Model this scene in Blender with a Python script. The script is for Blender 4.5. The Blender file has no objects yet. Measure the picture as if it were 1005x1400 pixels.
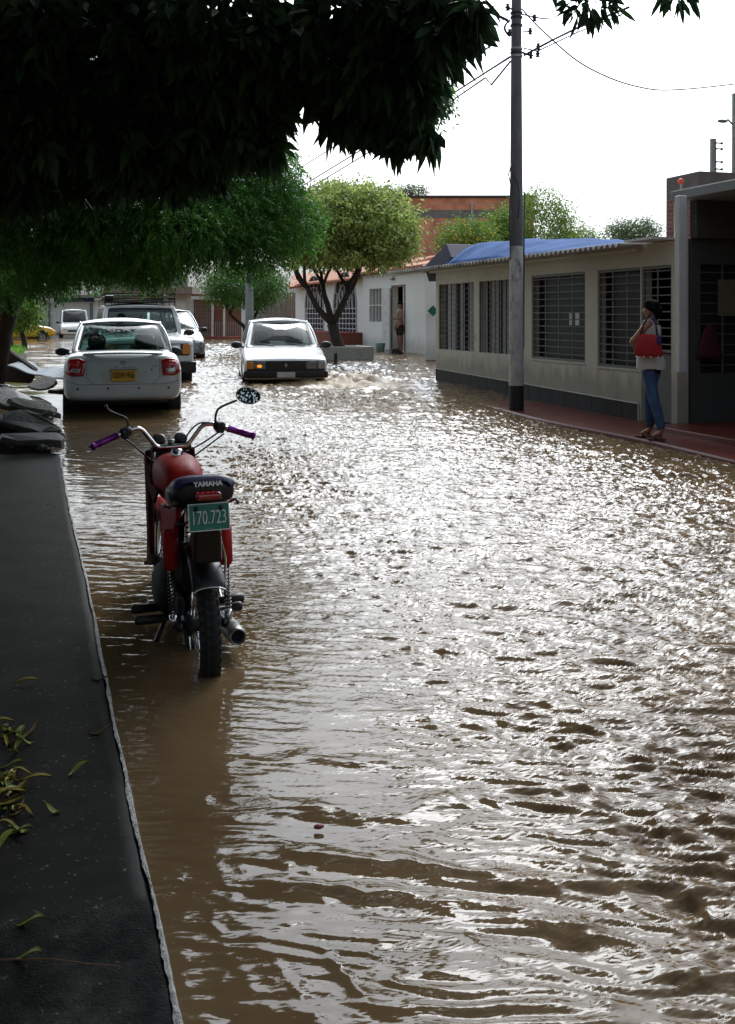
import bpy, bmesh, math, random
import numpy as np
from mathutils import Vector, Matrix
from mathutils.bvhtree import BVHTree
random.seed(7); RNG = np.random.default_rng(7)
C = bpy.context.scene.collection
PI = math.pi; R = math.radians
# ------------------------------------------------------------------ camera, world, sun, exposure
F, HOR, H = 1500.0, 432.0, 1.47            # focal length and horizon row of the 1005x1400 picture; eye height over the water
YAW = math.atan((502.5-40)/F); SN, CN = math.sin(YAW), math.cos(YAW)
sc = bpy.context.scene
cd = bpy.data.cameras.new('camera'); cam = bpy.data.objects.new('camera', cd); C.objects.link(cam)
cam.location = (0, 0, H); cam.rotation_euler = (R(90), 0, -YAW)
cd.sensor_fit = 'VERTICAL'; cd.sensor_height = 24; cd.lens = 24*F/1400; cd.shift_y = -(700-HOR)/1400
cd.clip_start = .05; cd.clip_end = 1500
sc.camera = cam
SUN_AZ, SUN_EL = R(23), R(44)              # azimuth clockwise from the street axis
w = bpy.data.worlds.new('World'); sc.world = w; w.use_nodes = True
nt = w.node_tree; nt.nodes.clear()
sky = nt.nodes.new('ShaderNodeTexSky'); sky.sky_type = 'NISHITA'; sky.sun_disc = False
sky.sun_elevation = SUN_EL; sky.sun_rotation = SUN_AZ; sky.air_density = 1.2; sky.dust_density = 7; sky.ozone_density = 1
hs = nt.nodes.new('ShaderNodeHueSaturation'); hs.inputs['Saturation'].default_value = .25
bg = nt.nodes.new('ShaderNodeBackground'); bg.inputs['Strength'].default_value = .15
wo = nt.nodes.new('ShaderNodeOutputWorld')
nt.links.new(sky.outputs[0], hs.inputs['Color']); tn = nt.nodes.new('ShaderNodeVectorMath'); tn.operation = 'MULTIPLY'; tn.inputs[1].default_value = (.90, .985, 1.08)
nt.links.new(hs.outputs[0], tn.inputs[0]); nt.links.new(tn.outputs[0], bg.inputs['Color']); nt.links.new(bg.outputs[0], wo.inputs[0])
sl = bpy.data.lights.new('sun', 'SUN'); sl.energy = .75; sl.angle = R(20); sl.color = (1, .985, .96)
so = bpy.data.objects.new('sun', sl); C.objects.link(so)
so.rotation_euler = Vector((math.sin(SUN_AZ)*math.cos(SUN_EL), math.cos(SUN_AZ)*math.cos(SUN_EL), math.sin(SUN_EL))).to_track_quat('Z', 'Y').to_euler()
sc.view_settings.view_transform = 'Standard'; sc.view_settings.look = 'None'; sc.view_settings.gamma = 1
sc.view_settings.exposure = 0.5
sc.cycles.max_bounces = 6; sc.cycles.transparent_max_bounces = 8; sc.cycles.sample_clamp_indirect = 6
# ------------------------------------------------------------------ frames: picture column/row + distance -> place
def cw(u, d, z): return Vector((CN*u+SN*d, -SN*u+CN*d, z))
def P(px, py, d): return cw((px-502.5)/F*d, d, H-(py-HOR)/F*d)
def G(px, py, z=0): return P(px, py, (H-z)*F/(py-HOR))
def onX(px, X):                            # distance and Y where column px meets the plane x = X
    k = (px-502.5)/F; d = X/(CN*k+SN); return d, -SN*k*d+CN*d
def WX(px, py, X):
    d, Y = onX(px, X); return Y, H-(py-HOR)/F*d
def ss(t): t = np.clip(t, 0, 1); return t*t*(3-2*t)
def hw(Y): return .17*ss((np.asarray(Y, float)-11)/9.5)+.09*ss((np.asarray(Y, float)-20)/12)
# ------------------------------------------------------------------ materials
MATS = {}
def mat(name, col, rough=.6, metal=0, var=.2, vs=5, bump=0, bs=60, coat=0, spec=.5, isl=0, stretch=None, dirt=None, alpha=None, trans=0):
    if name in MATS: return MATS[name]
    m = bpy.data.materials.new(name); m.use_nodes = True; MATS[name] = m
    n = m.node_tree.nodes; l = m.node_tree.links; b = n['Principled BSDF']
    b.inputs['Roughness'].default_value = rough; b.inputs['Metallic'].default_value = metal
    b.inputs['Specular IOR Level'].default_value = spec; b.inputs['Coat Weight'].default_value = coat
    tc = n.new('ShaderNodeTexCoord'); mp = n.new('ShaderNodeMapping'); l.new(tc.outputs['Object'], mp.inputs[0])
    if stretch: mp.inputs['Scale'].default_value = stretch
    no = n.new('ShaderNodeTexNoise'); no.inputs['Scale'].default_value = vs; no.inputs['Detail'].default_value = 6; no.inputs['Roughness'].default_value = .65
    l.new(mp.outputs[0], no.inputs['Vector'])
    mr = n.new('ShaderNodeMapRange'); mr.inputs[1].default_value = .3; mr.inputs[2].default_value = .7
    mr.inputs[3].default_value = 1-var; mr.inputs[4].default_value = 1+var
    l.new(no.outputs[0], mr.inputs[0]); val = mr.outputs[0]
    if isl:
        ge = n.new('ShaderNodeNewGeometry'); m2 = n.new('ShaderNodeMapRange'); m2.inputs[3].default_value = 1-isl; m2.inputs[4].default_value = 1+isl
        l.new(ge.outputs['Random Per Island'], m2.inputs[0]); mu = n.new('ShaderNodeMath'); mu.operation = 'MULTIPLY'
        l.new(val, mu.inputs[0]); l.new(m2.outputs[0], mu.inputs[1]); val = mu.outputs[0]
    vm = n.new('ShaderNodeVectorMath'); vm.operation = 'SCALE'; vm.inputs[0].default_value = col
    l.new(val, vm.inputs['Scale']); out = vm.outputs[0]
    if dirt:                               # (colour, scale, threshold): stains with their own shape
        n2 = n.new('ShaderNodeTexNoise'); n2.inputs['Scale'].default_value = dirt[1]; n2.inputs['Detail'].default_value = 8; n2.inputs['Roughness'].default_value = .7
        l.new(mp.outputs[0], n2.inputs['Vector']); r2 = n.new('ShaderNodeMapRange'); r2.inputs[1].default_value = dirt[2]; r2.inputs[2].default_value = dirt[2]+.12
        l.new(n2.outputs[0], r2.inputs[0]); mx = n.new('ShaderNodeMix'); mx.data_type = 'RGBA'; l.new(r2.outputs[0], mx.inputs[0]); l.new(out, mx.inputs[6]); mx.inputs[7].default_value = (*dirt[0], 1)
        out = mx.outputs[2]
    l.new(out, b.inputs['Base Color'])
    if bump:
        nb = n.new('ShaderNodeTexNoise'); nb.inputs['Scale'].default_value = bs; nb.inputs['Detail'].default_value = 5; l.new(mp.outputs[0], nb.inputs['Vector'])
        bp = n.new('ShaderNodeBump'); bp.inputs['Strength'].default_value = bump; bp.inputs['Distance'].default_value = .02; l.new(nb.outputs[0], bp.inputs['Height']); l.new(bp.outputs[0], b.inputs['Normal'])
    if trans:                              # thin leaves let some light through
        tr = n.new('ShaderNodeBsdfTranslucent'); l.new(out, tr.inputs[0]); ms = n.new('ShaderNodeMixShader'); ms.inputs[0].default_value = trans
        l.new(b.outputs[0], ms.inputs[1]); l.new(tr.outputs[0], ms.inputs[2]); l.new(ms.outputs[0], n['Material Output'].inputs[0])
    return m
def glass(name, col, k=.5, rough=.02):
    if name in MATS: return MATS[name]
    m = bpy.data.materials.new(name); m.use_nodes = True; MATS[name] = m
    n = m.node_tree.nodes; l = m.node_tree.links; b = n['Principled BSDF']
    b.inputs['Base Color'].default_value = (.01, .012, .012, 1); b.inputs['Roughness'].default_value = rough; b.inputs['Coat Weight'].default_value = .3
    t = n.new('ShaderNodeBsdfTransparent'); t.inputs[0].default_value = (*col, 1)
    ms = n.new('ShaderNodeMixShader'); ms.inputs[0].default_value = k
    l.new(t.outputs[0], ms.inputs[1]); l.new(b.outputs[0], ms.inputs[2]); l.new(ms.outputs[0], n['Material Output'].inputs[0])
    return m
def brick(name, axis, c1, c2, mortar, bw=.3, bh=.2, ms=.012):
    if name in MATS: return MATS[name]
    m = bpy.data.materials.new(name); m.use_nodes = True; MATS[name] = m
    n = m.node_tree.nodes; l = m.node_tree.links; b = n['Principled BSDF']; b.inputs['Roughness'].default_value = .85
    tc = n.new('ShaderNodeTexCoord'); sp = n.new('ShaderNodeSeparateXYZ'); cb = n.new('ShaderNodeCombineXYZ'); l.new(tc.outputs['Object'], sp.inputs[0])
    l.new(sp.outputs[axis], cb.inputs[0]); l.new(sp.outputs[2], cb.inputs[1])
    br = n.new('ShaderNodeTexBrick'); br.inputs['Scale'].default_value = 1; br.inputs['Brick Width'].default_value = bw; br.inputs['Row Height'].default_value = bh
    br.inputs['Mortar Size'].default_value = ms; br.inputs['Color1'].default_value = (*c1, 1); br.inputs['Color2'].default_value = (*c2, 1); br.inputs['Mortar'].default_value = (*mortar, 1); br.inputs['Bias'].default_value = -.1
    l.new(cb.outputs[0], br.inputs['Vector'])
    no = n.new('ShaderNodeTexNoise'); no.inputs['Scale'].default_value = 1.6; no.inputs['Detail'].default_value = 7; l.new(tc.outputs['Object'], no.inputs['Vector'])
    mr = n.new('ShaderNodeMapRange'); mr.inputs[1].default_value = .3; mr.inputs[2].default_value = .7; mr.inputs[3].default_value = .65; mr.inputs[4].default_value = 1.25; l.new(no.outputs[0], mr.inputs[0])
    vm = n.new('ShaderNodeVectorMath'); vm.operation = 'SCALE'; l.new(br.outputs[0], vm.inputs[0]); l.new(mr.outputs[0], vm.inputs['Scale']); l.new(vm.outputs[0], b.inputs['Base Color'])
    bp = n.new('ShaderNodeBump'); bp.inputs['Strength'].default_value = .6; bp.inputs['Distance'].default_value = .01; bp.invert = True; l.new(br.outputs['Fac'], bp.inputs['Height']); l.new(bp.outputs[0], b.inputs['Normal'])
    return m
# ------------------------------------------------------------------ geometry collectors
class MB:
    """collects polygons; build() links them as one mesh object"""
    def __init__(s): s.v = []; s.f = []
    def add(s, vs, fs):
        o = len(s.v); s.v += [Vector(v) for v in vs]; s.f += [tuple(i+o for i in f) for f in fs]; return s
    def box(s, a, b, rot=None, piv=None):
        x0, y0, z0 = a; x1, y1, z1 = b
        vs = [Vector(p) for p in ((x0,y0,z0),(x1,y0,z0),(x1,y1,z0),(x0,y1,z0),(x0,y0,z1),(x1,y0,z1),(x1,y1,z1),(x0,y1,z1))]
        if rot is not None:
            pv = Vector(piv) if piv is not None else (Vector(a)+Vector(b))/2
            vs = [pv+rot@(v-pv) for v in vs]
        return s.add(vs, ((3,2,1,0),(4,5,6,7),(0,1,5,4),(1,2,6,5),(2,3,7,6),(3,0,4,7)))
    def tube(s, pts, r, n=8, caps=True):
        pts = [Vector(p) for p in pts]; rs = r if isinstance(r, (list, tuple)) else [r]*len(pts); vs = []; fs = []
        t0 = (pts[1]-pts[0]).normalized(); up = Vector((0,0,1)) if abs(t0.z) < .9 else Vector((1,0,0)); a = t0.cross(up).normalized()
        for i, p in enumerate(pts):
            t = (pts[min(i+1, len(pts)-1)]-pts[max(i-1, 0)]).normalized(); a = (a-t*a.dot(t)).normalized(); b = t.cross(a)
            for k in range(n): q = 2*PI*k/n; vs.append(p+(a*math.cos(q)+b*math.sin(q))*rs[i])
        for i in range(len(pts)-1):
            for k in range(n): fs.append((i*n+k, i*n+(k+1)%n, (i+1)*n+(k+1)%n, (i+1)*n+k))
        if caps: fs += [tuple(range(n-1, -1, -1)), tuple((len(pts)-1)*n+k for k in range(n))]
        return s.add(vs, fs)
    def lathe(s, prof, n=32, M=None, closed=False):   # profile (radius, height) about local z
        vs = []; fs = []; m = len(prof)
        for k in range(n):
            q = 2*PI*k/n
            for r, h in prof: vs.append(Vector((r*math.cos(q), r*math.sin(q), h)))
        for k in range(n):
            for i in range(m if closed else m-1):
                j = (i+1) % m; fs.append((k*m+i, ((k+1)%n)*m+i, ((k+1)%n)*m+j, k*m+j))
        if M is not None: vs = [M@v for v in vs]
        return s.add(vs, fs)
    def ball(s, c, r, n=10, m=7):
        c = Vector(c); r = Vector(r) if hasattr(r, '__len__') else Vector((r, r, r))
        vs = [c+Vector((0,0,-r.z))]; fs = []
        for j in range(1, m):
            th = -PI/2+PI*j/m
            for k in range(n): q = 2*PI*k/n; vs.append(c+Vector((r.x*math.cos(th)*math.cos(q), r.y*math.cos(th)*math.sin(q), r.z*math.sin(th))))
        vs.append(c+Vector((0,0,r.z)))
        for k in range(n):
            fs.append((0, 1+(k+1)%n, 1+k)); fs.append((len(vs)-1, 1+(m-2)*n+k, 1+(m-2)*n+(k+1)%n))
            for j in range(m-2): fs.append((1+j*n+k, 1+j*n+(k+1)%n, 1+(j+1)*n+(k+1)%n, 1+(j+1)*n+k))
        return s.add(vs, fs)
    def loft(s, rings, caps=True, closed=True):
        n = len(rings[0]); vs = [p for r in rings for p in r]; fs = []
        for i in range(len(rings)-1):
            for k in range(n if closed else n-1): fs.append((i*n+k, i*n+(k+1)%n, (i+1)*n+(k+1)%n, (i+1)*n+k))
        if caps: fs += [tuple(range(n-1, -1, -1)), tuple((len(rings)-1)*n+k for k in range(n))]
        return s.add(vs, fs)
    def prism(s, outline, f0, f1):         # outline points mapped by f0 / f1 to the two faces
        n = len(outline); return s.add([f0(p) for p in outline]+[f1(p) for p in outline], [tuple(range(n-1,-1,-1)), tuple(range(n, 2*n))]+[(k, (k+1)%n, n+(k+1)%n, n+k) for k in range(n)])
    def build(s, name, m, parent=None, smooth=False, bevel=0, sub=0, off=None, merge=False, seg=2, solid=0):
        me = bpy.data.meshes.new(name); o0 = Vector(off) if off is not None else Vector((0,0,0))
        me.from_pydata([v-o0 for v in s.v], [], s.f); me.validate()
        o = bpy.data.objects.new(name, me); C.objects.link(o)
        if m is not None: me.materials.append(m)
        bm = bmesh.new(); bm.from_mesh(me)
        if merge: bmesh.ops.remove_doubles(bm, verts=bm.verts, dist=.0008)
        bmesh.ops.recalc_face_normals(bm, faces=bm.faces); bm.to_mesh(me); bm.free()
        if solid: q = o.modifiers.new('s', 'SOLIDIFY'); q.thickness = solid; q.offset = 0
        if bevel: q = o.modifiers.new('b', 'BEVEL'); q.width = bevel; q.segments = seg; q.limit_method = 'ANGLE'; q.angle_limit = R(40)
        if sub: q = o.modifiers.new('u', 'SUBSURF'); q.levels = sub; q.render_levels = sub
        if smooth:
            for p in me.polygons: p.use_smooth = True
        if parent is not None: o.parent = parent
        elif off is not None: o.location = o0
        return o
def bake(o):                               # apply modifiers
    dg = bpy.context.evaluated_depsgraph_get(); me = bpy.data.meshes.new_from_object(o.evaluated_get(dg)); old = o.data; o.modifiers.clear(); o.data = me; me.name = o.name
    bpy.data.meshes.remove(old); return o
def tag(o, label=None, cat=None, group=None, kind=None):
    for k, v in (('label', label), ('category', cat), ('group', group), ('kind', kind)):
        if v: o[k] = v
    return o
def empty(name, loc, rz=0, label=None, cat=None, group=None):
    o = bpy.data.objects.new(name, None); C.objects.link(o); o.location = loc; o.rotation_euler = (0, 0, rz); o.empty_display_size = .1
    return tag(o, label, cat, group)
def part(name, loc, parent):
    o = bpy.data.objects.new(name, None); C.objects.link(o); o.location = loc; o.parent = parent; return o
def kids(o): return [c for c in bpy.data.objects if c.parent == o]
def copy_tree(o, parent=None):
    c = o.copy(); C.objects.link(c)
    if parent is not None: c.parent = parent
    for ch in kids(o): copy_tree(ch, c)
    return c
def tri_mesh(name, V, T, m, parent=None, smooth=False):
    me = bpy.data.meshes.new(name); k = T.shape[1]; me.vertices.add(len(V)); me.vertices.foreach_set('co', np.asarray(V, np.float32).ravel())
    me.loops.add(T.size); me.loops.foreach_set('vertex_index', T.astype(np.int32).ravel()); me.polygons.add(len(T))
    me.polygons.foreach_set('loop_start', np.arange(0, T.size, k, dtype=np.int32)); me.polygons.foreach_set('loop_total', np.full(len(T), k, np.int32))
    if smooth: me.polygons.foreach_set('use_smooth', np.ones(len(T), bool))
    me.update(calc_edges=True); me.materials.append(m); o = bpy.data.objects.new(name, me); C.objects.link(o)
    if parent is not None: o.parent = parent
    return o
def skin(name, pts, edges, m, parent, sub=2, loc=(0,0,0)):   # pts: {key: (x,y,z,r or (rx,ry))}; first key is the root
    keys = list(pts); me = bpy.data.meshes.new(name); me.from_pydata([pts[k][:3] for k in keys], [], [(keys.index(a), keys.index(b)) for a, b in edges])
    o = bpy.data.objects.new(name, me); C.objects.link(o); me.materials.append(m)
    o.modifiers.new('k', 'SKIN')
    if not me.skin_vertices:
        bm = bmesh.new(); bm.from_mesh(me); bm.verts.layers.skin.verify(); bm.to_mesh(me); bm.free()
    sv = me.skin_vertices[0].data
    for i, k in enumerate(keys):
        r = pts[k][3]; sv[i].radius = r if hasattr(r, '__len__') else (r, r); sv[i].use_root = (i == 0)
    o.modifiers['k'].use_smooth_shade = True
    q = o.modifiers.new('u', 'SUBSURF'); q.levels = sub; q.render_levels = sub
    bake(o); o.parent = parent; o.location = loc
    for p in o.data.polygons: p.use_smooth = True
    return o
def chain(pts): k = list(pts); return list(zip(k[:-1], k[1:]))
def text(name, body, size, m, parent, M, ext=.001, sx=1.0, align='CENTER', bold=0):
    cu = bpy.data.curves.new(name, 'FONT'); cu.body = body; cu.size = size; cu.extrude = ext; cu.align_x = align; cu.align_y = 'CENTER'; cu.offset = bold; cu.resolution_u = 3
    t = bpy.data.objects.new(name, cu); C.objects.link(t)
    dg = bpy.context.evaluated_depsgraph_get(); me = bpy.data.meshes.new_from_object(t.evaluated_get(dg)); bpy.data.objects.remove(t); bpy.data.curves.remove(cu)
    me.transform(M@Matrix.Diagonal((sx, 1, 1, 1))); me.materials.clear(); me.materials.append(m)
    o = bpy.data.objects.new(name, me); C.objects.link(o); o.parent = parent; return o
def frameM(o, x, y):                       # text plane: origin, reading direction, up direction
    x = Vector(x).normalized(); y = Vector(y); y = (y-x*y.dot(x)).normalized(); z = x.cross(y)
    return Matrix(((x.x, y.x, z.x, o[0]), (x.y, y.y, z.y, o[1]), (x.z, y.z, z.z, o[2]), (0,0,0,1)))
# value noise
def vnoise(x, y, seed=0):
    xi = np.floor(x).astype(np.int64); yi = np.floor(y).astype(np.int64); fx = x-xi; fy = y-yi
    fx = fx*fx*fx*(fx*(fx*6-15)+10); fy = fy*fy*fy*(fy*(fy*6-15)+10)
    def h(a, b):
        n = (a*374761393+b*668265263+seed*1442695041) & 0xffffffff; n = ((n ^ (n >> 13))*1274126177) & 0xffffffff
        return ((n ^ (n >> 16)) & 0xffff)/65535.0
    return (h(xi,yi)*(1-fx)+h(xi+1,yi)*fx)*(1-fy)+(h(xi,yi+1)*(1-fx)+h(xi+1,yi+1)*fx)*fy
# leaves
def leaf_cloud(c, a, L, W, droop=.3, rows=2, fold=.25):
    """pointed leaves: base points c, directions a, length L, half width W -> vertices, triangles"""
    n = len(c); a = a/np.linalg.norm(a, axis=1, keepdims=True); L = np.broadcast_to(L, n)[:, None]; W = np.broadcast_to(W, n)[:, None]
    rv = RNG.normal(size=(n, 3)); s = np.cross(a, rv); s /= np.linalg.norm(s, axis=1, keepdims=True)+1e-9; nn = np.cross(s, a)
    dn = np.array([0, 0, -1.0])
    def pt(t): return c+a*L*t+dn*(L*droop*t*t)
    prof = [(.45, 1.0)] if rows == 1 else [(.28, .9), (.66, .85)]
    V = [pt(0)]
    for t, k in prof: p = pt(t); V += [p-s*W*k+nn*W*fold, p, p+s*W*k+nn*W*fold]
    V.append(pt(1.0)); m = len(V); V = np.stack(V, 1).reshape(-1, 3)
    if rows == 1: T = [(0,2,1), (0,3,2), (1,2,4), (2,3,4)]
    else: T = [(0,2,1), (0,3,2), (1,2,5), (1,5,4), (2,3,6), (2,6,5), (4,5,7), (5,6,7)]
    T = np.array(T)[None]+(np.arange(n)*m)[:, None, None]
    return V, T.reshape(-1, 3)
def in_blob(n, c, r, shell=.5):
    v = RNG.normal(size=(n, 3)); v /= np.linalg.norm(v, axis=1, keepdims=True); q = RNG.random(n)**(1/3.)*(1-shell)+shell*RNG.random(n)**.2
    return np.array(c)+v*q[:, None]*np.array(r), v
def merge_vt(L):
    V = []; T = []; o = 0
    for v, t in L: V.append(v); T.append(t+o); o += len(v)
    return np.concatenate(V), np.concatenate(T)
def wall_holes(mb, s0, s1, z0, z1, holes, mp, th):
    S = sorted({s0, s1, *[x for h in holes for x in h[:2]]}); Z = sorted({z0, z1, *[x for h in holes for x in h[2:4]]})
    S = [x for x in S if s0 <= x <= s1]; Z = [x for x in Z if z0 <= x <= z1]
    def solid(i, j):
        if i < 0 or j < 0 or i >= len(S)-1 or j >= len(Z)-1: return False
        a = (S[i]+S[i+1])/2; b = (Z[j]+Z[j+1])/2
        return not any(h[0] < a < h[1] and h[2] < b < h[3] for h in holes)
    for i in range(len(S)-1):
        for j in range(len(Z)-1):
            if not solid(i, j): continue
            a, b, c, d = S[i], S[i+1], Z[j], Z[j+1]
            q = lambda s, t, z: mp(s, t, z)
            mb.add([q(a,0,c), q(b,0,c), q(b,0,d), q(a,0,d)], [(0,1,2,3)]); mb.add([q(a,th,c), q(b,th,c), q(b,th,d), q(a,th,d)], [(3,2,1,0)])
            if not solid(i-1, j): mb.add([q(a,0,c), q(a,0,d), q(a,th,d), q(a,th,c)], [(0,1,2,3)])
            if not solid(i+1, j): mb.add([q(b,0,c), q(b,th,c), q(b,th,d), q(b,0,d)], [(0,1,2,3)])
            if not solid(i, j-1): mb.add([q(a,0,c), q(a,th,c), q(b,th,c), q(b,0,c)], [(0,1,2,3)])
            if not solid(i, j+1): mb.add([q(a,0,d), q(b,0,d), q(b,th,d), q(a,th,d)], [(0,1,2,3)])
    return mb
# ------------------------------------------------------------------ palette
M_wall = mat('painted_render', (.52,.495,.41), .85, var=.12, vs=1.3, bump=.15, bs=30, dirt=((.36,.345,.28), 1.3, .58))
M_white = mat('white_render', (.90,.91,.88), .85, var=.05, vs=1, bump=.1, bs=25, dirt=((.62,.62,.57), 1.5, .66))
def tide(m, lo, hi, col):                  # splash and damp stains that rise to an uneven line above the flood
    n = m.node_tree.nodes; l = m.node_tree.links; b = n['Principled BSDF']; src = b.inputs['Base Color'].links[0].from_socket
    tc = n.new('ShaderNodeTexCoord'); sp = n.new('ShaderNodeSeparateXYZ'); l.new(tc.outputs['Object'], sp.inputs[0]); mp = n.new('ShaderNodeMapping'); mp.inputs['Scale'].default_value = (3, 3, .9); l.new(tc.outputs['Object'], mp.inputs[0])
    no = n.new('ShaderNodeTexNoise'); no.inputs['Scale'].default_value = 1.5; no.inputs['Detail'].default_value = 8; no.inputs['Roughness'].default_value = .7; l.new(mp.outputs[0], no.inputs['Vector'])
    ad = n.new('ShaderNodeMath'); ad.operation = 'MULTIPLY_ADD'; ad.inputs[1].default_value = -1.1; l.new(no.outputs[0], ad.inputs[0]); l.new(sp.outputs[2], ad.inputs[2])
    mr = n.new('ShaderNodeMapRange'); mr.inputs[1].default_value = lo; mr.inputs[2].default_value = hi; mr.inputs[3].default_value = .55; mr.inputs[4].default_value = 0; l.new(ad.outputs[0], mr.inputs[0])
    mx = n.new('ShaderNodeMix'); mx.data_type = 'RGBA'; l.new(mr.outputs[0], mx.inputs[0]); l.new(src, mx.inputs[6]); mx.inputs[7].default_value = (*col, 1); l.new(mx.outputs[2], b.inputs['Base Color'])
tide(M_wall, -.05, .22, (.19,.18,.125)); tide(M_white, -.1, .3, (.45,.43,.36))
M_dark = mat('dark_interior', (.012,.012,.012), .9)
M_blackp = mat('black_plastic', (.012,.012,.013), .45, var=.3, vs=9)
M_rubber = mat('tyre_rubber', (.012,.012,.012), .8, var=.3, vs=14, bump=.3, bs=70)
M_chrome = mat('chrome', (.75,.75,.75), .12, 1, var=.05)
M_steel = mat('dull_steel', (.32,.32,.31), .4, .9, var=.2, vs=20)
M_bars = mat('grey_iron_bars', (.14,.14,.135), .6, .3, var=.2, vs=20)
M_silver = mat('silver_white_paint', (.50,.545,.545), .3, .1, var=.03, coat=.6)
M_carwhite = mat('white_car_paint', (.78,.79,.78), .25, 0, var=.03, coat=.6)
M_grey = mat('grey_car_paint', (.16,.17,.19), .25, .5, var=.05, coat=.7)
M_yellow = mat('yellow_car_paint', (.75,.42,.02), .3, 0, var=.05, coat=.5)
M_redl = mat('red_lens', (.35,.006,.01), .08, var=.12, vs=30, coat=1)
M_amber = mat('amber_lens', (.65,.22,.02), .1, var=.1, vs=30, coat=1)
M_lens = mat('clear_lens', (.45,.46,.46), .08, .4, var=.3, vs=40, coat=1)
M_glassg = glass('green_tinted_glass', (.42,.60,.55), .35)
M_glassw = glass('windscreen_glass', (.60,.70,.68), .35)
M_glassd = glass('dark_window_glass', (.12,.13,.13), .7)
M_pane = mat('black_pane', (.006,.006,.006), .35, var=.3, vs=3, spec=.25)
M_seatf = mat('dark_seat_cloth', (.02,.02,.022), .9)
M_skin = mat('brown_skin', (.30,.15,.09), .5, var=.08, vs=12)
M_hair = mat('black_hair', (.010,.008,.007), .9, var=.5, vs=30, bump=1, bs=60, spec=.1)
M_bark = mat('dark_bark', (.045,.035,.028), .9, var=.4, vs=9, bump=.8, bs=25, stretch=(1,1,.3))
M_conc = mat('weathered_concrete', (.22,.22,.20), .85, var=.25, vs=3, bump=.3, bs=40, dirt=((.08,.08,.07), 2.5, .6))
M_redtile = mat('red_painted_cement', (.12,.022,.014), .3, var=.25, vs=3, bump=.05, bs=20, dirt=((.10,.035,.025), 3, .58))
M_roofclay = mat('clay_roof_tiles', (.42,.15,.07), .8, var=.35, vs=5)
M_letw = mat('white_lettering', (.8,.8,.8), .5, var=.03)
M_letk = mat('black_lettering', (.01,.01,.01), .5)
# ------------------------------------------------------------------ ground sheet, flood water, pavement, walkway
mb = MB(); mb.add([(-400,-60,-.45),(400,-60,-.45),(400,700,-.45),(-400,700,-.45)], [(0,1,2,3)])
tag(mb.build('ground', mat('muddy_ground', (.12,.09,.06), .9)), kind='structure')
def water_h(X, Y):
    u = CN*X-SN*Y; d = SN*X+CN*Y
    wx = X+.12*(vnoise(X*1.3, Y*1.3, 3)-.5)*2; wy = Y+.10*(vnoise(X*1.1+9, Y*1.7, 4)-.5)*2
    # ripples lie across the view: stretched along u, short along d
    wu = u+.15*(vnoise(u*1.5, d*1.5, 5)-.5); wd = d+.10*(vnoise(u*1.2, d*2.0, 6)-.5)+.022*(vnoise(u*7, d*11, 7)-.5); wu = wu+.05*(vnoise(u*8, d*12, 8)-.5)
    rot = -.30; pu = wu*math.cos(rot)+wd*math.sin(rot); pd = -wu*math.sin(rot)+wd*math.cos(rot)
    rid = lambda n: 1-np.abs(2*n-1)
    nr = .45+.55*ss((d-2.2)/3.5)
    h = .011*nr*(vnoise(pu/.80, pd/.36, 11)-.5)
    h += .014*nr*(rid(vnoise(pu/.36, pd/.10, 12))-.5)
    h += .0205*(.75+.25*nr)*(rid(vnoise((wu+.3*wd)/.19, (wd+.2*wu)/.052, 13))-.5)
    h += .0145*(rid(vnoise((wu+.2*wd)/.105, wd/.030, 14))-.5)+.0062*(vnoise(wu/.05, wd/.018, 15)-.5)
    amp = .13+.87*ss((X-.80-.04*Y)/.95)
    patch = .78+.7*vnoise(X/1.7, Y/2.3, 21)
    h = h*amp*patch
    # standing waves running off the near corner
    for k, (d0, a, b, A, wd0) in enumerate(((2.80,-.30,-.10,.0135,.045),(3.04,-.22,-.10,.011,.045),(3.30,-.18,-.06,.008,.045),(3.62,-.14,-.05,.006,.05),(4.05,-.12,-.05,.005,.06))):
        dd = d-(d0+a*u*.9+b*u*u)+.11*(vnoise(u*2.6+k*7, d*1.6, 31+k)-.5)*2+.03*(vnoise(u*11+k*3, d*9, 35+k)-.5)
        brk = .25+1.2*vnoise(u*4+k, d*6, 41+k)+.5*(vnoise(u*19+k, d*24, 45+k)-.5)
        lf = ss((u+.45)/.45)
        h = h+A*np.exp(-(dd/wd0)**2)*brk*lf-.45*A*np.exp(-((dd+.12)/(wd0*1.5))**2)*lf
    # short regular ripples in front of those waves
    m = ss((2.55-.30*u-d)/.15)*ss((u-.02)/.2); h = h*(1-.45*m)+m*.0042*np.sin((d+.03*vnoise(u*3,d*3,51)*2)*2*PI/.062+2.5*vnoise(u*6, d*6, 52))
    m2 = ss((2.75-d)/.4)*ss((.05-u)/.15)*ss((u+.45)/.2); h = h+m2*.006*(rid(vnoise((u*1.0+d*.55)/.06, (d*1.0-u*.5)/.35, 53))-.5)
    # churned bow wave of the approaching hatchback, rough water by the walkway
    c = P(470, 520, 21.5); q = np.exp(-(((X-c.x)/1.3)**2+((Y-c.y)/1.6)**2)); h = h+q*.16*(vnoise(X*3.2, Y*3.0, 61)-.25)+q*.06*(vnoise(X*9, Y*9, 62)-.5)
    r = ss((X-4.3)/1.5)*ss((Y-6)/3)*ss((22-Y)/4); h = h+r*(.020*(rid(vnoise(wu/.50, wd/.17, 71))-.5)+.010*(vnoise(wu/.22, wd/.08, 72)-.5))
    far = ss((Y-14)/8); h = h*(1+.9*far)+far*.035*(vnoise(X/1.1, Y/.9, 73)-.5)
    return h+hw(Y)
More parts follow.
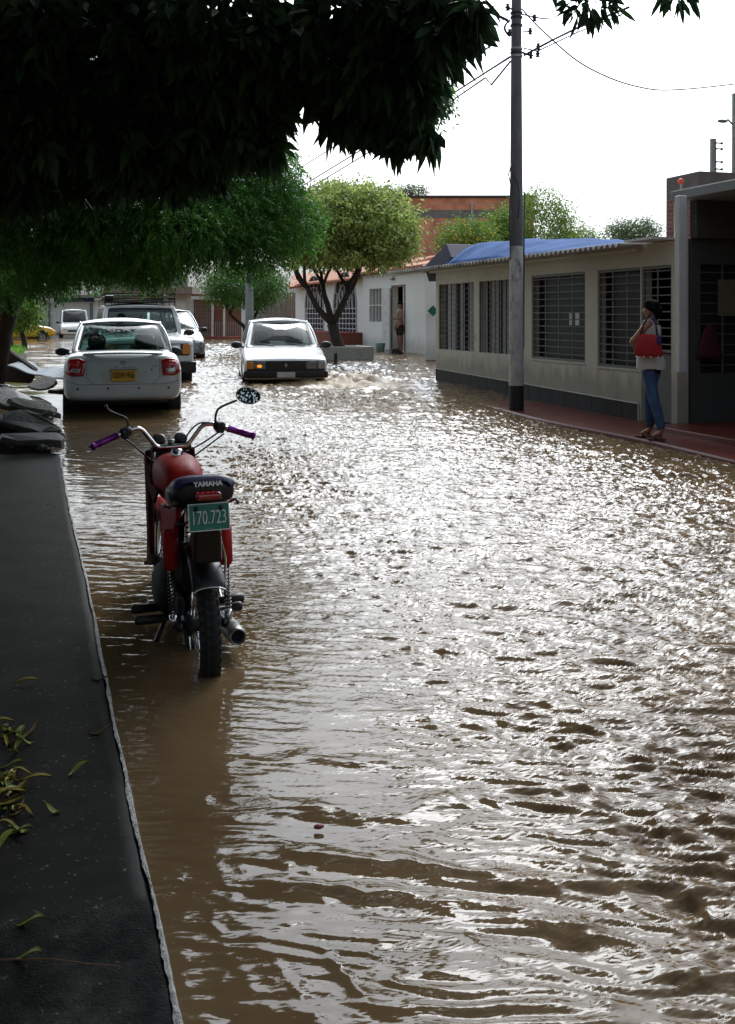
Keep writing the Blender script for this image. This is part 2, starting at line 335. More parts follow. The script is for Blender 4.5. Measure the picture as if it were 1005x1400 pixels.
def grid(Xf, Ys, nc):
    V = []; t = np.linspace(0, 1, nc)
    for Y in Ys: x0, x1 = Xf(Y); V.append(np.stack([x0+(x1-x0)*t, np.full(nc, Y)], 1))
    V = np.concatenate(V); h = water_h(V[:, 0], V[:, 1]); V = np.column_stack([V, h])
    r = len(Ys); i = np.arange(r-1)[:, None]*nc+np.arange(nc-1)[None]; i = i.ravel()
    return V, np.stack([i, i+1, i+nc+1, i+nc], 1)
Ys = [.6]
while Ys[-1] < 15: Ys.append(Ys[-1]+max(.009, .0030*Ys[-1]))
Ys[-1] = 15.0
g1 = grid(lambda Y: (.22, min(1.15*Y+1.6, 8.2)), Ys, 600)
Y2 = [15.0]
while Y2[-1] < 110: Y2.append(Y2[-1]+.0048*Y2[-1])
g2 = grid(lambda Y: (-1.2-.5*(Y-15), 11.5+.25*(Y-15)), Y2, 330)
V, Q = merge_vt([g1, g2])
wm = bpy.data.materials.new('muddy_water'); wm.use_nodes = True; n = wm.node_tree.nodes; l = wm.node_tree.links; b = n['Principled BSDF']
tc = n.new('ShaderNodeTexCoord'); no = n.new('ShaderNodeTexNoise'); no.inputs['Scale'].default_value = 1.2; no.inputs['Detail'].default_value = 5; l.new(tc.outputs['Object'], no.inputs['Vector'])
cr = n.new('ShaderNodeValToRGB'); cr.color_ramp.elements[0].position = .3; cr.color_ramp.elements[0].color = (.100,.063,.030,1); cr.color_ramp.elements[1].position = .7; cr.color_ramp.elements[1].color = (.160,.106,.056,1)
l.new(no.outputs[0], cr.inputs[0]); 
vd = n.new('ShaderNodeVectorMath'); vd.operation = 'DISTANCE'; wk = P(480, 522, 20.6); vd.inputs[1].default_value = (wk.x, wk.y, .2); l.new(tc.outputs['Object'], vd.inputs[0])   # silt churned up by the hatchback
vn = n.new('ShaderNodeTexNoise'); vn.inputs['Scale'].default_value = 3; vn.inputs['Detail'].default_value = 6; l.new(tc.outputs['Object'], vn.inputs['Vector'])
va = n.new('ShaderNodeMath'); va.operation = 'MULTIPLY_ADD'; va.inputs[1].default_value = 1.6; l.new(vn.outputs[0], va.inputs[0]); l.new(vd.outputs['Value'], va.inputs[2])
vr = n.new('ShaderNodeMapRange'); vr.inputs[1].default_value = 1.5; vr.inputs[2].default_value = 2.3; vr.inputs[3].default_value = 1; vr.inputs[4].default_value = 0; l.new(va.outputs[0], vr.inputs[0])
vx = n.new('ShaderNodeMix'); vx.data_type = 'RGBA'; l.new(vr.outputs[0], vx.inputs[0]); l.new(cr.outputs[0], vx.inputs[6]); vx.inputs[7].default_value = (.30,.215,.125,1); l.new(vx.outputs[2], b.inputs['Base Color'])
vq = n.new('ShaderNodeMapRange'); vq.inputs[3].default_value = .035; vq.inputs[4].default_value = .45; l.new(vr.outputs[0], vq.inputs[0]); l.new(vq.outputs[0], b.inputs['Roughness'])
b.inputs['IOR'].default_value = 1.33; b.inputs['Specular IOR Level'].default_value = .28
mp = n.new('ShaderNodeMapping'); mp.inputs['Rotation'].default_value = (0, 0, YAW); mp.inputs['Scale'].default_value = (30, 68, 20); l.new(tc.outputs['Object'], mp.inputs[0])
n1 = n.new('ShaderNodeTexNoise'); n1.inputs['Scale'].default_value = 1; n1.inputs['Detail'].default_value = 5; n1.noise_type = 'RIDGED_MULTIFRACTAL'; n1.inputs['Roughness'].default_value = .55; l.new(mp.outputs[0], n1.inputs['Vector'])
bp = n.new('ShaderNodeBump'); bp.inputs['Distance'].default_value = .0050; sx_ = n.new('ShaderNodeSeparateXYZ'); l.new(tc.outputs['Object'], sx_.inputs[0]); cm = n.new('ShaderNodeMapRange'); cm.inputs[1].default_value = .7; cm.inputs[2].default_value = 2.2; cm.inputs[3].default_value = .10; cm.inputs[4].default_value = .85; l.new(sx_.outputs[0], cm.inputs[0]); l.new(cm.outputs[0], bp.inputs['Strength']); l.new(n1.outputs[0], bp.inputs['Height']); l.new(bp.outputs[0], b.inputs['Normal'])
tag(tri_mesh('flood_water', V, Q, wm, smooth=True), kind='structure')

# wet pavement under the tree, with a worn kerb
pm = bpy.data.materials.new('wet_pavement'); pm.use_nodes = True; n = pm.node_tree.nodes; l = pm.node_tree.links; b = n['Principled BSDF']
tc = n.new('ShaderNodeTexCoord'); sp = n.new('ShaderNodeSeparateXYZ'); l.new(tc.outputs['Object'], sp.inputs[0])
na = n.new('ShaderNodeTexNoise'); na.inputs['Scale'].default_value = 2.2; na.inputs['Detail'].default_value = 6; l.new(tc.outputs['Object'], na.inputs['Vector'])
ad = n.new('ShaderNodeMath'); ad.operation = 'MULTIPLY_ADD'; ad.inputs[1].default_value = .35; l.new(na.outputs[0], ad.inputs[0]); l.new(sp.outputs[1], ad.inputs[2])
wet = n.new('ShaderNodeMapRange'); wet.inputs[1].default_value = 2.87; wet.inputs[2].default_value = 2.93; l.new(ad.outputs[0], wet.inputs[0])   # 1 where thin water stands
nf = n.new('ShaderNodeTexNoise'); nf.inputs['Scale'].default_value = 150; nf.inputs['Detail'].default_value = 4; l.new(tc.outputs['Object'], nf.inputs['Vector'])
nm = n.new('ShaderNodeTexNoise'); nm.inputs['Scale'].default_value = 14; nm.inputs['Detail'].default_value = 8; l.new(tc.outputs['Object'], nm.inputs['Vector'])
c1 = n.new('ShaderNodeValToRGB'); c1.color_ramp.elements[0].position = .35; c1.color_ramp.elements[0].color = (.007,.007,.0065,1); c1.color_ramp.elements[1].position = .75; c1.color_ramp.elements[1].color = (.028,.027,.025,1); l.new(nm.outputs[0], c1.inputs[0])
mx = n.new('ShaderNodeMix'); mx.data_type = 'RGBA'; l.new(wet.outputs[0], mx.inputs[0]); l.new(c1.outputs[0], mx.inputs[6]); mx.inputs[7].default_value = (.0095,.009,.0075,1)
spk = n.new('ShaderNodeTexNoise'); spk.inputs['Scale'].default_value = 70; spk.inputs['Detail'].default_value = 2; l.new(tc.outputs['Object'], spk.inputs['Vector'])
spr = n.new('ShaderNodeMapRange'); spr.inputs[1].default_value = .67; spr.inputs[2].default_value = .73; l.new(spk.outputs[0], spr.inputs[0])
m3 = n.new('ShaderNodeMix'); m3.data_type = 'RGBA'; l.new(spr.outputs[0], m3.inputs[0]); l.new(mx.outputs[2], m3.inputs[6]); m3.inputs[7].default_value = (.10,.10,.09,1)
stn = n.new('ShaderNodeTexNoise'); stn.inputs['Scale'].default_value = 3.5; stn.inputs['Detail'].default_value = 9; stn.inputs['Roughness'].default_value = .7; l.new(tc.outputs['Object'], stn.inputs['Vector'])
str_ = n.new('ShaderNodeMapRange'); str_.inputs[1].default_value = .35; str_.inputs[2].default_value = .65; str_.inputs[3].default_value = .25; str_.inputs[4].default_value = 1.8; l.new(stn.outputs[0], str_.inputs[0])
sv = n.new('ShaderNodeVectorMath'); sv.operation = 'SCALE'; l.new(m3.outputs[2], sv.inputs[0]); l.new(str_.outputs[0], sv.inputs['Scale']); l.new(sv.outputs[0], b.inputs['Base Color'])
rr = n.new('ShaderNodeMapRange'); b.inputs['Specular IOR Level'].default_value = .05; rr.inputs[3].default_value = .7; rr.inputs[4].default_value = .5; l.new(wet.outputs[0], rr.inputs[0]); l.new(rr.outputs[0], b.inputs['Roughness'])
bs = n.new('ShaderNodeMapRange'); bs.inputs[3].default_value = .9; bs.inputs[4].default_value = .05; l.new(wet.outputs[0], bs.inputs[0])
bp = n.new('ShaderNodeBump'); bp.inputs['Distance'].default_value = .006; l.new(bs.outputs[0], bp.inputs['Strength']); l.new(nf.outputs[0], bp.inputs['Height']); l.new(bp.outputs[0], b.inputs['Normal'])
def kx(Y): return .29+.005*math.sin(Y*1.3)+.002*math.sin(Y*7.3+1)
ys = [-.5+.06*i for i in range(int(12.4/.06))]
mb = MB(); rows = []
for Y in ys:
    x = kx(Y)+random.uniform(-.003, .003)
    rows.append([(-9, Y, .045), (-2, Y, .05), (-.4, Y, .05), (x-.062, Y, .05), (x-.05, Y, .05), (x-.016, Y, .049), (x-.004, Y, .040), (x, Y, .02), (x+.004, Y, -.3)])
for i in range(len(rows)-1):
    for k in range(8): mb.add([rows[i][k], rows[i][k+1], rows[i+1][k+1], rows[i+1][k]], [(0,1,2,3)])
tag(mb.build('pavement', pm, smooth=True, merge=True), kind='structure')
mb = MB(); km = mat('worn_kerb_edge', (.42,.42,.40), .25, var=.5, vs=30, bump=.8, bs=90, dirt=((.08,.08,.075), 12, .56))
rr = []
for Y in [-.4+.02*i for i in range(610)]:
    x = kx(Y)+.003; wv = .0015+.0038*vnoise(np.array([Y*9]), np.array([.5]), 5)[0]+.002*random.random(); rr.append([(x-wv*2.2, Y, .0505), (x-wv*.5, Y, .0545), (x+wv*.6, Y, .048), (x+wv, Y, .034), (x+wv*1.1, Y, .0)])
for i in range(len(rr)-1):
    for k in range(4): mb.add([rr[i][k], rr[i][k+1], rr[i+1][k+1], rr[i+1][k]], [(0,1,2,3)])
tag(mb.build('kerb', km, smooth=True, merge=True), kind='structure')
# red walkway on the house side (dips under the water further on)
def wz(Y): return .052+.0085*max(0, Y-10)
mb = MB(); ys = [3+.3*i for i in range(65)]
for a, b_ in zip(ys[:-1], ys[1:]):
    e = lambda Y: 6.66+.06*math.sin(Y*1.3)
    A = [(e(a)-.02, a, -.3), (e(a), a, wz(a)-.02), (e(a)+.010, a, wz(a)), (7.2, a, wz(a)+.004), (9.2, a, wz(a)+.006)]; B = [(e(b_)-.02, b_, -.3), (e(b_), b_, wz(b_)-.02), (e(b_)+.010, b_, wz(b_)), (7.2, b_, wz(b_)+.004), (9.2, b_, wz(b_)+.006)]
    for k in range(4): mb.add([A[k], A[k+1], B[k+1], B[k]], [(0,1,2,3)])
tag(mb.build('walkway', M_redtile, smooth=False, merge=True), kind='structure')
mb = MB(); mb.box((7.32, 3, -.2), (9.5, 11.95, .13)); tag(mb.build('porch_floor', M_redtile, bevel=.012), kind='structure')

# ------------------------------------------------------------------ low house with barred windows (street plane X = 7.75)
XW = 7.75
hA = empty('low_house', (XW, 16, 0), 0, 'low grey-beige house with barred windows, dark tiled plinth and corrugated eave', 'house')
OFF = (XW, 16, 0)
yN, yF = WX(926, 400, XW)[0], WX(596, 400, XW)[0]
def win(p0, p1, t, b):                     # picture box on the wall -> opening (Y0, Y1, z0, z1)
    ya = WX(p1, t, XW)[0]; yb = WX(p0, t, XW)[0]; pm_ = (p0+p1)/2
    return (ya, yb, WX(pm_, b, XW)[1], WX(pm_, t, XW)[1])
w1 = win(600, 648, 385, 482); w2 = win(655, 697, 381, 487); w3 = win(727, 800, 374, 492); w4 = win(817, 875.6, 369, 500); dr = win(876.8, 918, 364, 579)
zt = 2.42
zs = (w1[2]+w3[2]+w4[2])/3
w3 = (w3[0], w3[1], zs, w3[3]); w4 = (w4[0], w4[1], zs-.03, w3[3]); w1 = (w1[0], w1[1], zs+.03, w3[3]-.03); w2 = (w2[0], w2[1], zs+.03, w3[3]-.03); dr = (dr[0], dr[1], .07, w3[3])
mpx = lambda s, t, z: Vector((XW+t, s, z))
mb = wall_holes(MB(), yN, yF, -.3, zt, [w1, w2, w3, w4, dr], mpx, .16); mb.build('wall', M_wall, hA, off=OFF, merge=True)
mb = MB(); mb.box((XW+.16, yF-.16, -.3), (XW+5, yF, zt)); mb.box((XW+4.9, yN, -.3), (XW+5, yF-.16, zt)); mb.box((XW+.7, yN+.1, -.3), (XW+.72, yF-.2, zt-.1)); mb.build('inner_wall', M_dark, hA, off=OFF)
plm = mat('black_plinth_tiles', (.010,.010,.009), .5, spec=.2, var=.4, vs=2, bump=.1, bs=10)
mb = MB(); y = dr[1]+.06
while y < yF-.02:
    e = min(y+.42, yF-.002); mb.box((XW-.012, y, -.3), (XW-.002, e-.008, .30+.018*max(0, y-13)*.9)); y += .42
mb.build('plinth', plm, hA, off=OFF, bevel=.002)
mb = MB(); mb.tube([(XW-.014, dr[1]+.05, .304), (XW-.014, 16, .355), (XW-.014, yF, .425)], .007, 6); mb.tube([(XW-.014, dr[1]+.05, 0.05), (XW-.014, dr[1]+.05, .31)], .008, 6); mb.build('plinth_trim', mat('pale_trim', (.55,.55,.5), .6), hA, off=OFF)
def grille(o, nv, dz, rb=.009, th=.03):
    g = MB(); y0, y1, z0, z1 = o; x = XW+th
    for a in (y0+.02, y1-.02): g.box((x-.014, a-.018, z0), (x+.014, a+.018, z1))
    for a in (z0+.02, z1-.02): g.box((x-.013, y0, a-.018), (x+.013, y1, a+.018))
    for i in range(1, nv+1): yy = y0+(y1-y0)*i/(nv+1); g.box((x-.006, yy-.012, z0), (x+.006, yy+.012, z1))
    zz = z0+dz
    while zz < z1-.03: g.tube([(x-.01, y0, zz), (x-.01, y1, zz)], rb, 5, False); zz += dz
    return g
for w_, kind in ((w1, 'louvre'), (w2, 'louvre'), (w3, 'dark'), (w4, 'dark')):
    wp = part('window', (0, (w_[0]+w_[1])/2-16, 0), hA); off = (XW, (w_[0]+w_[1])/2, 0)
    if kind == 'dark':
        grille(w_, 3 if w_ is w3 else 2, .105).build('grille', M_bars, wp, off=off)
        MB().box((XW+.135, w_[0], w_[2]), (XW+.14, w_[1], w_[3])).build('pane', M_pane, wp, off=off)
        MB().box((XW-.01, w_[0]-.02, w_[2]-.03), (XW+.06, w_[1]+.02, w_[2]-.002)).build('sill', M_wall, wp, off=off)
    else:
        g = MB(); n_ = 6; x = XW+.03
        zz = w_[2]+.07
        while zz < w_[3]-.02: g.tube([(x, w_[0], zz), (x, w_[1], zz)], .006, 5, False); zz += .10
        for i in range(n_+1): yy = w_[0]+(w_[1]-w_[0])*i/n_; g.box((x-.008, yy-.012, w_[2]), (x+.008, yy+.012, w_[3]))
        g.build('grille', M_bars, wp, off=off)
        cmb = MB(); nn_ = 8                                       # pale folded curtains behind, with dark gaps
        for i in range(nn_):
            if i in (2, 4, 7) if w_ is w1 else i in (0, 3, 6): continue
            a = w_[0]+(w_[1]-w_[0])*(i+.08)/nn_; b_ = w_[0]+(w_[1]-w_[0])*(i+.92)/nn_; m_ = (a+b_)/2
            cmb.add([(XW+.10, a, w_[2]), (XW+.075, m_, w_[2]), (XW+.10, b_, w_[2]), (XW+.10, a, w_[3]), (XW+.075, m_, w_[3]), (XW+.10, b_, w_[3])], [(0,1,4,3), (1,2,5,4)])
        cmb.build('curtain', mat('pale_curtain', (.42,.42,.40), .9, var=.15, vs=8), wp, off=off, solid=.004)
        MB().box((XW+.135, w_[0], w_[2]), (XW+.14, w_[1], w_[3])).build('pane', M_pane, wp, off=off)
note = MB(); c_ = w3[0]+(w3[1]-w3[0])*.27
for k in (0, .19): note.box((XW+.128, c_+k-.065, 1.33), (XW+.132, c_+k+.065, 1.53))
note.build('window_notice', mat('paper', (.75,.75,.75), .8), hA, off=OFF)
dp = part('door', (0, (dr[0]+dr[1])/2-16, 0), hA); off = (XW, (dr[0]+dr[1])/2, 0)
grille((dr[0], dr[1], 1.0, dr[3]), 1, .105).build('grille', M_bars, dp, off=off)
MB().box((XW+.05, dr[0]+.01, .1), (XW+.09, dr[1]-.01, .99)).build('door_panel', mat('grey_door_sheet', (.09,.09,.085), .5, var=.15, vs=4), dp, off=off, bevel=.01)
MB().box((XW+.03, dr[1]-.10, .92), (XW+.049, dr[1]-.05, 1.08)).build('handle', M_steel, dp, off=off, bevel=.005)
MB().box((XW-.03, dr[0]-.0, .055), (XW+.12, dr[1], .07)).build('threshold', M_conc, dp, off=off)
# corrugated roof
mb = MB(); wl = .15; ya, yb = yN+.75, 22.6; nst = int((yb-ya)/wl*8); top = []; bot = []
rz_ = lambda X: 2.40+(X-7.38)*.06
for i in range(nst+1):
    Y = ya+(yb-ya)*i/nst; a = .026*math.sin(2*PI*(Y-ya)/wl)
    top.append([(X, Y, rz_(X)+a+.004) for X in (7.38, 9, 12.5)]); bot.append([(X, Y, rz_(X)+a-.006) for X in (7.38, 9, 12.5)])
for i in range(nst):
    for k in range(2):
        mb.add([top[i][k], top[i+1][k], top[i+1][k+1], top[i][k+1]], [(0,1,2,3)]); mb.add([bot[i][k], bot[i+1][k], bot[i+1][k+1], bot[i][k+1]], [(3,2,1,0)])
    mb.add([top[i][0], top[i+1][0], bot[i+1][0], bot[i][0]], [(0,1,2,3)])
mb.build('roof', mat('fibre_cement', (.40,.40,.38), .85, var=.25, vs=2, dirt=((.10,.10,.09), 1.2, .55)), hA, off=OFF, merge=True, smooth=True)
mb = MB(); mb.box((7.42, yN+.05, 2.43), (9, yN+.72, 2.46)); mb.build('roof_sheet', mat('pale_sheet', (.6,.6,.58), .7), hA, off=OFF)
mb = MB(); mb.box((7.50, yF+.05, 2.33), (7.56, 22.5, 2.36)); mb.box((7.60, yN+.8, 2.32), (7.66, yF, 2.352)); mb.build('fascia_batten', M_wall, hA, off=OFF)
# blue tarpaulin thrown over the roof + dark awning side
tarp = MB(); rows = []; nx, ny = 14, 44; ya, yb = WX(826, 330, 7.7)[0], WX(609, 330, 7.7)[0]
for i in range(ny+1):
    Y = ya+(yb-ya)*i/ny; row = []
    for k in range(nx+1):
        t = k/nx; X = 7.70+1.9*t; hgt = (.01+.42*(Y-ya)/(yb-ya))*math.sin(min(1, t*2.2)*PI/2)
        z = rz_(X)-.02*t+.035+hgt+.03*math.sin(Y*2.1+t*3)*t+.018*math.sin(Y*6+t*9)*min(1, t*3)
        row.append((X+.04*math.sin(Y*3), Y, z))
    rows.append(row)
for i in range(ny):
    for k in range(nx): tarp.add([rows[i][k], rows[i][k+1], rows[i+1][k+1], rows[i+1][k]], [(0,1,2,3)])
o = tarp.build('tarpaulin', mat('blue_tarp', (.024,.085,.25), .9, var=.3, vs=3, spec=.15), smooth=True, merge=True, off=(8, 17, 2.5), solid=.006)
tag(o, 'bright blue tarpaulin draped over the corrugated roof of the low house', 'tarpaulin')
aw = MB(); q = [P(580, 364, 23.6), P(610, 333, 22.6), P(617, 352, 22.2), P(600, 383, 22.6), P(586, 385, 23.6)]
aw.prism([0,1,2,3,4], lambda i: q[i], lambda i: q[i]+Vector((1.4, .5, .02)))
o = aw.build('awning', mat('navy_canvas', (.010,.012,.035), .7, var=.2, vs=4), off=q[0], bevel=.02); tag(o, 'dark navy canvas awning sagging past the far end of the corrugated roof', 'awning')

# ------------------------------------------------------------------ porch house beside it
XP = 7.66
pO = (XP, 11, 0); hB = empty('porch_house', pO, 0, 'dark open porch with flat concrete roof slab beside the low house', 'house')
MB().box((XP, 2.5, 2.91), (XP+4.6, 11.99, 3.02)).build('roof', mat('grey_slab', (.20,.215,.20), .8, var=.15, vs=2, bump=.1), hB, off=pO, bevel=.006)
MB().box((XP+.03, 2.5, 3.022), (XP+4.6, 11.97, 3.035)).build('flashing', mat('pale_sheet', (.6,.6,.58)), hB, off=pO)
sw = (8.05, 9.4, .75, 2.12)
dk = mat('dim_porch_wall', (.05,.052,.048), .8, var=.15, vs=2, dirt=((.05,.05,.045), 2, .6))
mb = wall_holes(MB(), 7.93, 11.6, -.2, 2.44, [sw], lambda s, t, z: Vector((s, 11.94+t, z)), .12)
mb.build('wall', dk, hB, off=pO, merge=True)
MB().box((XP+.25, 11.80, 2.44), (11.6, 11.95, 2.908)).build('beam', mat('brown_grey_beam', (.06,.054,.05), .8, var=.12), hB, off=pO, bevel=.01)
MB().box((10.4, 2.5, -.2), (10.6, 11.93, 2.908)).build('wall', dk, hB, off=pO)  # unseen back wall, added to keep light out of the porch
MB().box((XP+.3, 3.0, -.2), (10.4, 3.15, 2.908)).build('wall', dk, hB, off=pO)  # unseen end wall, closes the porch so that it stays dark
MB().box((7.76, 12.01, -.3), (7.92, 12.07, 2.90)).build('pillar', M_wall, hB, off=pO)
wp = part('window', (8.7-XP, .94, 0), hB); off = (8.7, 11.94, 0); g = MB()
zz = sw[2]+.1
while zz < sw[3]: g.tube([(sw[0], 11.95, zz), (sw[1], 11.95, zz)], .006, 5, False); zz += .13
for i in range(5): xx = sw[0]+(sw[1]-sw[0])*i/4; g.box((xx-.01, 11.945, sw[2]), (xx+.01, 11.965, sw[3]))
g.build('grille', M_bars, wp, off=off); MB().box((sw[0], 12.05, sw[2]), (sw[1], 12.055, sw[3])).build('pane', M_dark, wp, off=off)
dn = MB(); a_ = P(931, 274, 13.15); dn.box((a_.x-.055, a_.y-.05, .79), (a_.x+.055, a_.y+.05, 2.909))
dn.build('downpipe', mat('pale_pipe', (.50,.51,.50), .6, var=.1, vs=4), hB, off=pO, bevel=.01)
o = MB().box((8.30, 11.915, 1.47), (8.56, 11.925, 1.93)).build('notice_board', mat('tan_paper', (.13,.11,.07), .8, var=.1), off=(8.43, 11.92, 1.7)); tag(o, 'plain tan notice hanging on the dim porch wall', 'notice')
cl = MB(); rg = []
for z, wd_ in ((1.36, .03), (1.28, .09), (1.15, .13), (1.02, .17), (.94, .19)):
    rg.append([(8.16+wd_*math.cos(2*PI*k/14)*(1+.12*math.sin(k*2.3)), 11.89+.03*math.sin(2*PI*k/14), z+.01*math.sin(k)) for k in range(14)])
o = cl.loft(rg).build('hanging_shirt', mat('pink_cloth', (.06,.005,.016), .9, var=.2, vs=9), smooth=True, off=(8.16, 11.89, 1.36)); tag(o, 'crimson pink cloth hanging on the porch window bars', 'cloth')

# ------------------------------------------------------------------ utility pole by the walkway, hardware and cables
pb = P(706, 558, 16.1); px_, py_ = pb.x, pb.y
pO = (px_, py_, wz(py_)); po = empty('utility_pole', pO, 0, 'tall grey concrete utility pole with flaking white paint and black foot', 'utility pole')
pr = lambda z: .112-.0062*z
mb = MB(); mb.lathe([(pr(0), -.2), (pr(.5), .36)], 20); mb.build('painted_foot', mat('black_bitumen', (.012,.012,.014), .6, var=.3, vs=12), po, smooth=True)
paint = mat('flaking_white_paint', (.47,.47,.46), .8, var=.25, vs=6, bump=.4, bs=40, stretch=(1,1,.45), dirt=((.09,.09,.095), 5.5, .54))
mb = MB(); mb.lathe([(pr(.36)+.001, .36), (pr(2.4)+.001, 2.4)], 20); mb.build('painted_band', paint, po, smooth=True)
pcon = mat('dark_pole_concrete', (.105,.10,.105), .85, var=.25, vs=8, bump=.3, bs=30, stretch=(1,1,.2))
mb = MB(); mb.lathe([(pr(2.4), 2.4), (pr(9.2), 9.2), (0, 9.2)], 20); mb.build('shaft', pcon, po, smooth=True)
cb = MB(); cb.tube([(-.11, -.03, 2.2), (-.12, -.02, 2.9), (-.10, -.02, 3.3), (-.14, -.03, 3.45), (-.10, -.07, 3.6)], .008, 6); cb.tube([(.115, 0, .9), (.12, 0, 2.3), (.13, 0, 3.2)], .012, 6); cb.tube([(-.13,-.04,3.55), (-.02,-.12,3.3), (.0,-.12,3.05), (-.03,-.12,2.8)], .006, 6)
cb.build('conduit', M_blackp, po, smooth=True)
hz = lambda py: H-(py-HOR)/F*16.1-wz(py_)
for py2 in (18, 24, 35, 67, 72, 77):
    MB().lathe([(pr(5.5)+.005, -.018), (pr(5.5)+.014, -.012), (pr(5.5)+.014, .012), (pr(5.5)+.005, .018)], 18, Matrix.Translation((0, 0, hz(py2)))).build('clamp_band', M_steel if py2 in (67, 77) else M_blackp, po)
co = MB(); ring = [(-.13-.085*math.sin(t*PI)-.0, -.05, hz(27)-.03-.24*t) for t in [i/12 for i in range(13)]]
co.tube(ring, .012, 6); co.tube([(p[0]*.96, p[1]-.01, p[2]) for p in ring], .01, 6); co.build('cable_coil', M_blackp, po, smooth=True)
for q_ in (([(.06, -.05, hz(72)), (.20, -.06, hz(76))], .016), ([(.07, -.04, hz(20)), (.36, -.10, hz(25)), (.48, -.12, hz(24))], .011), ([(.08, -.05, hz(43)), (.20, -.07, hz(43))], .012), ([(-.07, -.03, hz(14)), (-.20, -.05, hz(13))], .012)):
    MB().tube(q_[0], q_[1], 6).build('bracket', M_blackp, po)
for x_, py2 in ((.20, 76), (.26, 24), (.19, 43), (-.17, 13), (.31, 73), (.32, 63), (-.14, 47)):
    MB().lathe([(.012, -.05), (.035, -.045), (.02, -.02), (.04, 0), (.02, .02), (.03, .045), (0, .05)], 10, Matrix.Translation((x_, -.07, hz(py2)))).build('insulator', M_blackp, po, smooth=True)
def cable(pts, lab, r=.010, sag=0):
    r *= 1.8
    mb = MB(); Q = []
    for j, (a, b_) in enumerate(zip(pts[:-1], pts[1:])):
        p0 = pts[max(j-1, 0)]; p3 = pts[min(j+2, len(pts)-1)]
        for i in range(12):
            t = i/12; Q.append(a.lerp(b_, t) if not sag else .5*((2*a)+(b_-p0)*t+(2*p0-5*a+4*b_-p3)*t*t+(3*a-p0-3*b_+p3)*t**3))
    Q.append(pts[-1]); mb.tube(Q, r, 5); o = mb.build('overhead_cable', mat('grey_cable', (.06,.06,.065), .6), smooth=True, off=Q[0]); tag(o, lab, 'cable', 'overhead cables at the utility pole'); return o
A_ = lambda px, py: P(px, py, 16.1)
cable([A_(697, 78), P(600, 140, 24), P(345, 296, 39)], 'upper of the two taut cables running from the pole towards the far street lamp post')
cable([A_(698, 84), P(672, 116, 17), P(664, 106, 18), P(600, 150, 24), P(345, 305, 39)], 'cable with a kink near the pole, running down towards the far street', .009)
cable([P(672, 62, 17), P(590, 118, 21), P(345, 270, 39)], 'cable passing behind the hanging leaves, highest of those running down the street', .008)
cable([A_(660, 12), A_(690, 26), A_(697, 30)], 'thick service cable entering the cable coil from the leaves', .014)
cable([A_(713, 12), A_(745, 45), P(800, 90, 16.5), P(870, 118, 18), P(935, 122, 20), P(1060, 108, 24)], 'long sagging cable crossing the white sky above the porch house', .007, 1)
cable([A_(716, 76), A_(755, 55), P(790, 38, 15), P(860, 10, 14)], 'cable with clamps rising from the pole towards the upper leaves', .010)
cable([A_(716, 66), A_(735, 70), A_(790, 44), P(850, 20, 14)], 'thinner cable rising from the pole just beneath the clamped one', .006)
# ------------------------------------------------------------------ vehicles (x across, y forward, z up from the road)
def lerp(a, b, t): return a+(b-a)*t
def interp(tab, y):
    for a, b in zip(tab[:-1], tab[1:]):
        if y <= b[0]: t = (y-a[0])/(b[0]-a[0]); t = t*t*(3-2*t)*.5+t*.5; return [lerp(p, q, t) for p, q in zip(a[1:], b[1:])]
    return list(tab[-1][1:])
def edge(P0, P1, b): P0 = Vector(P0); P1 = Vector(P1); b = Vector(b); return lambda t: P0.lerp(P1, t)+b*(4*t*(1-t))
def coons(bt, tp, lf, rt):
    c00, c10, c01, c11 = bt(0), bt(1), tp(0), tp(1)
    return lambda u, v: bt(u)*(1-v)+tp(u)*v+lf(v)*(1-u)+rt(v)*u-(c00*(1-u)*(1-v)+c10*u*(1-v)+c01*(1-u)*v+c11*u*v)
def rrect(a, b, c, d, r, n=6):             # rounded rectangle in (u,v), starting at the lower left, counter-clockwise, with fixed counts
    pts = []
    for (cx, cy, q) in ((a+r, c+r, PI), (b-r, c+r, 1.5*PI), (b-r, d-r, 0), (a+r, d-r, .5*PI)):
        for i in range(n): t = q+.5*PI*i/(n-1); pts.append((cx+r*math.cos(t), cy+r*math.sin(t)))
    return pts
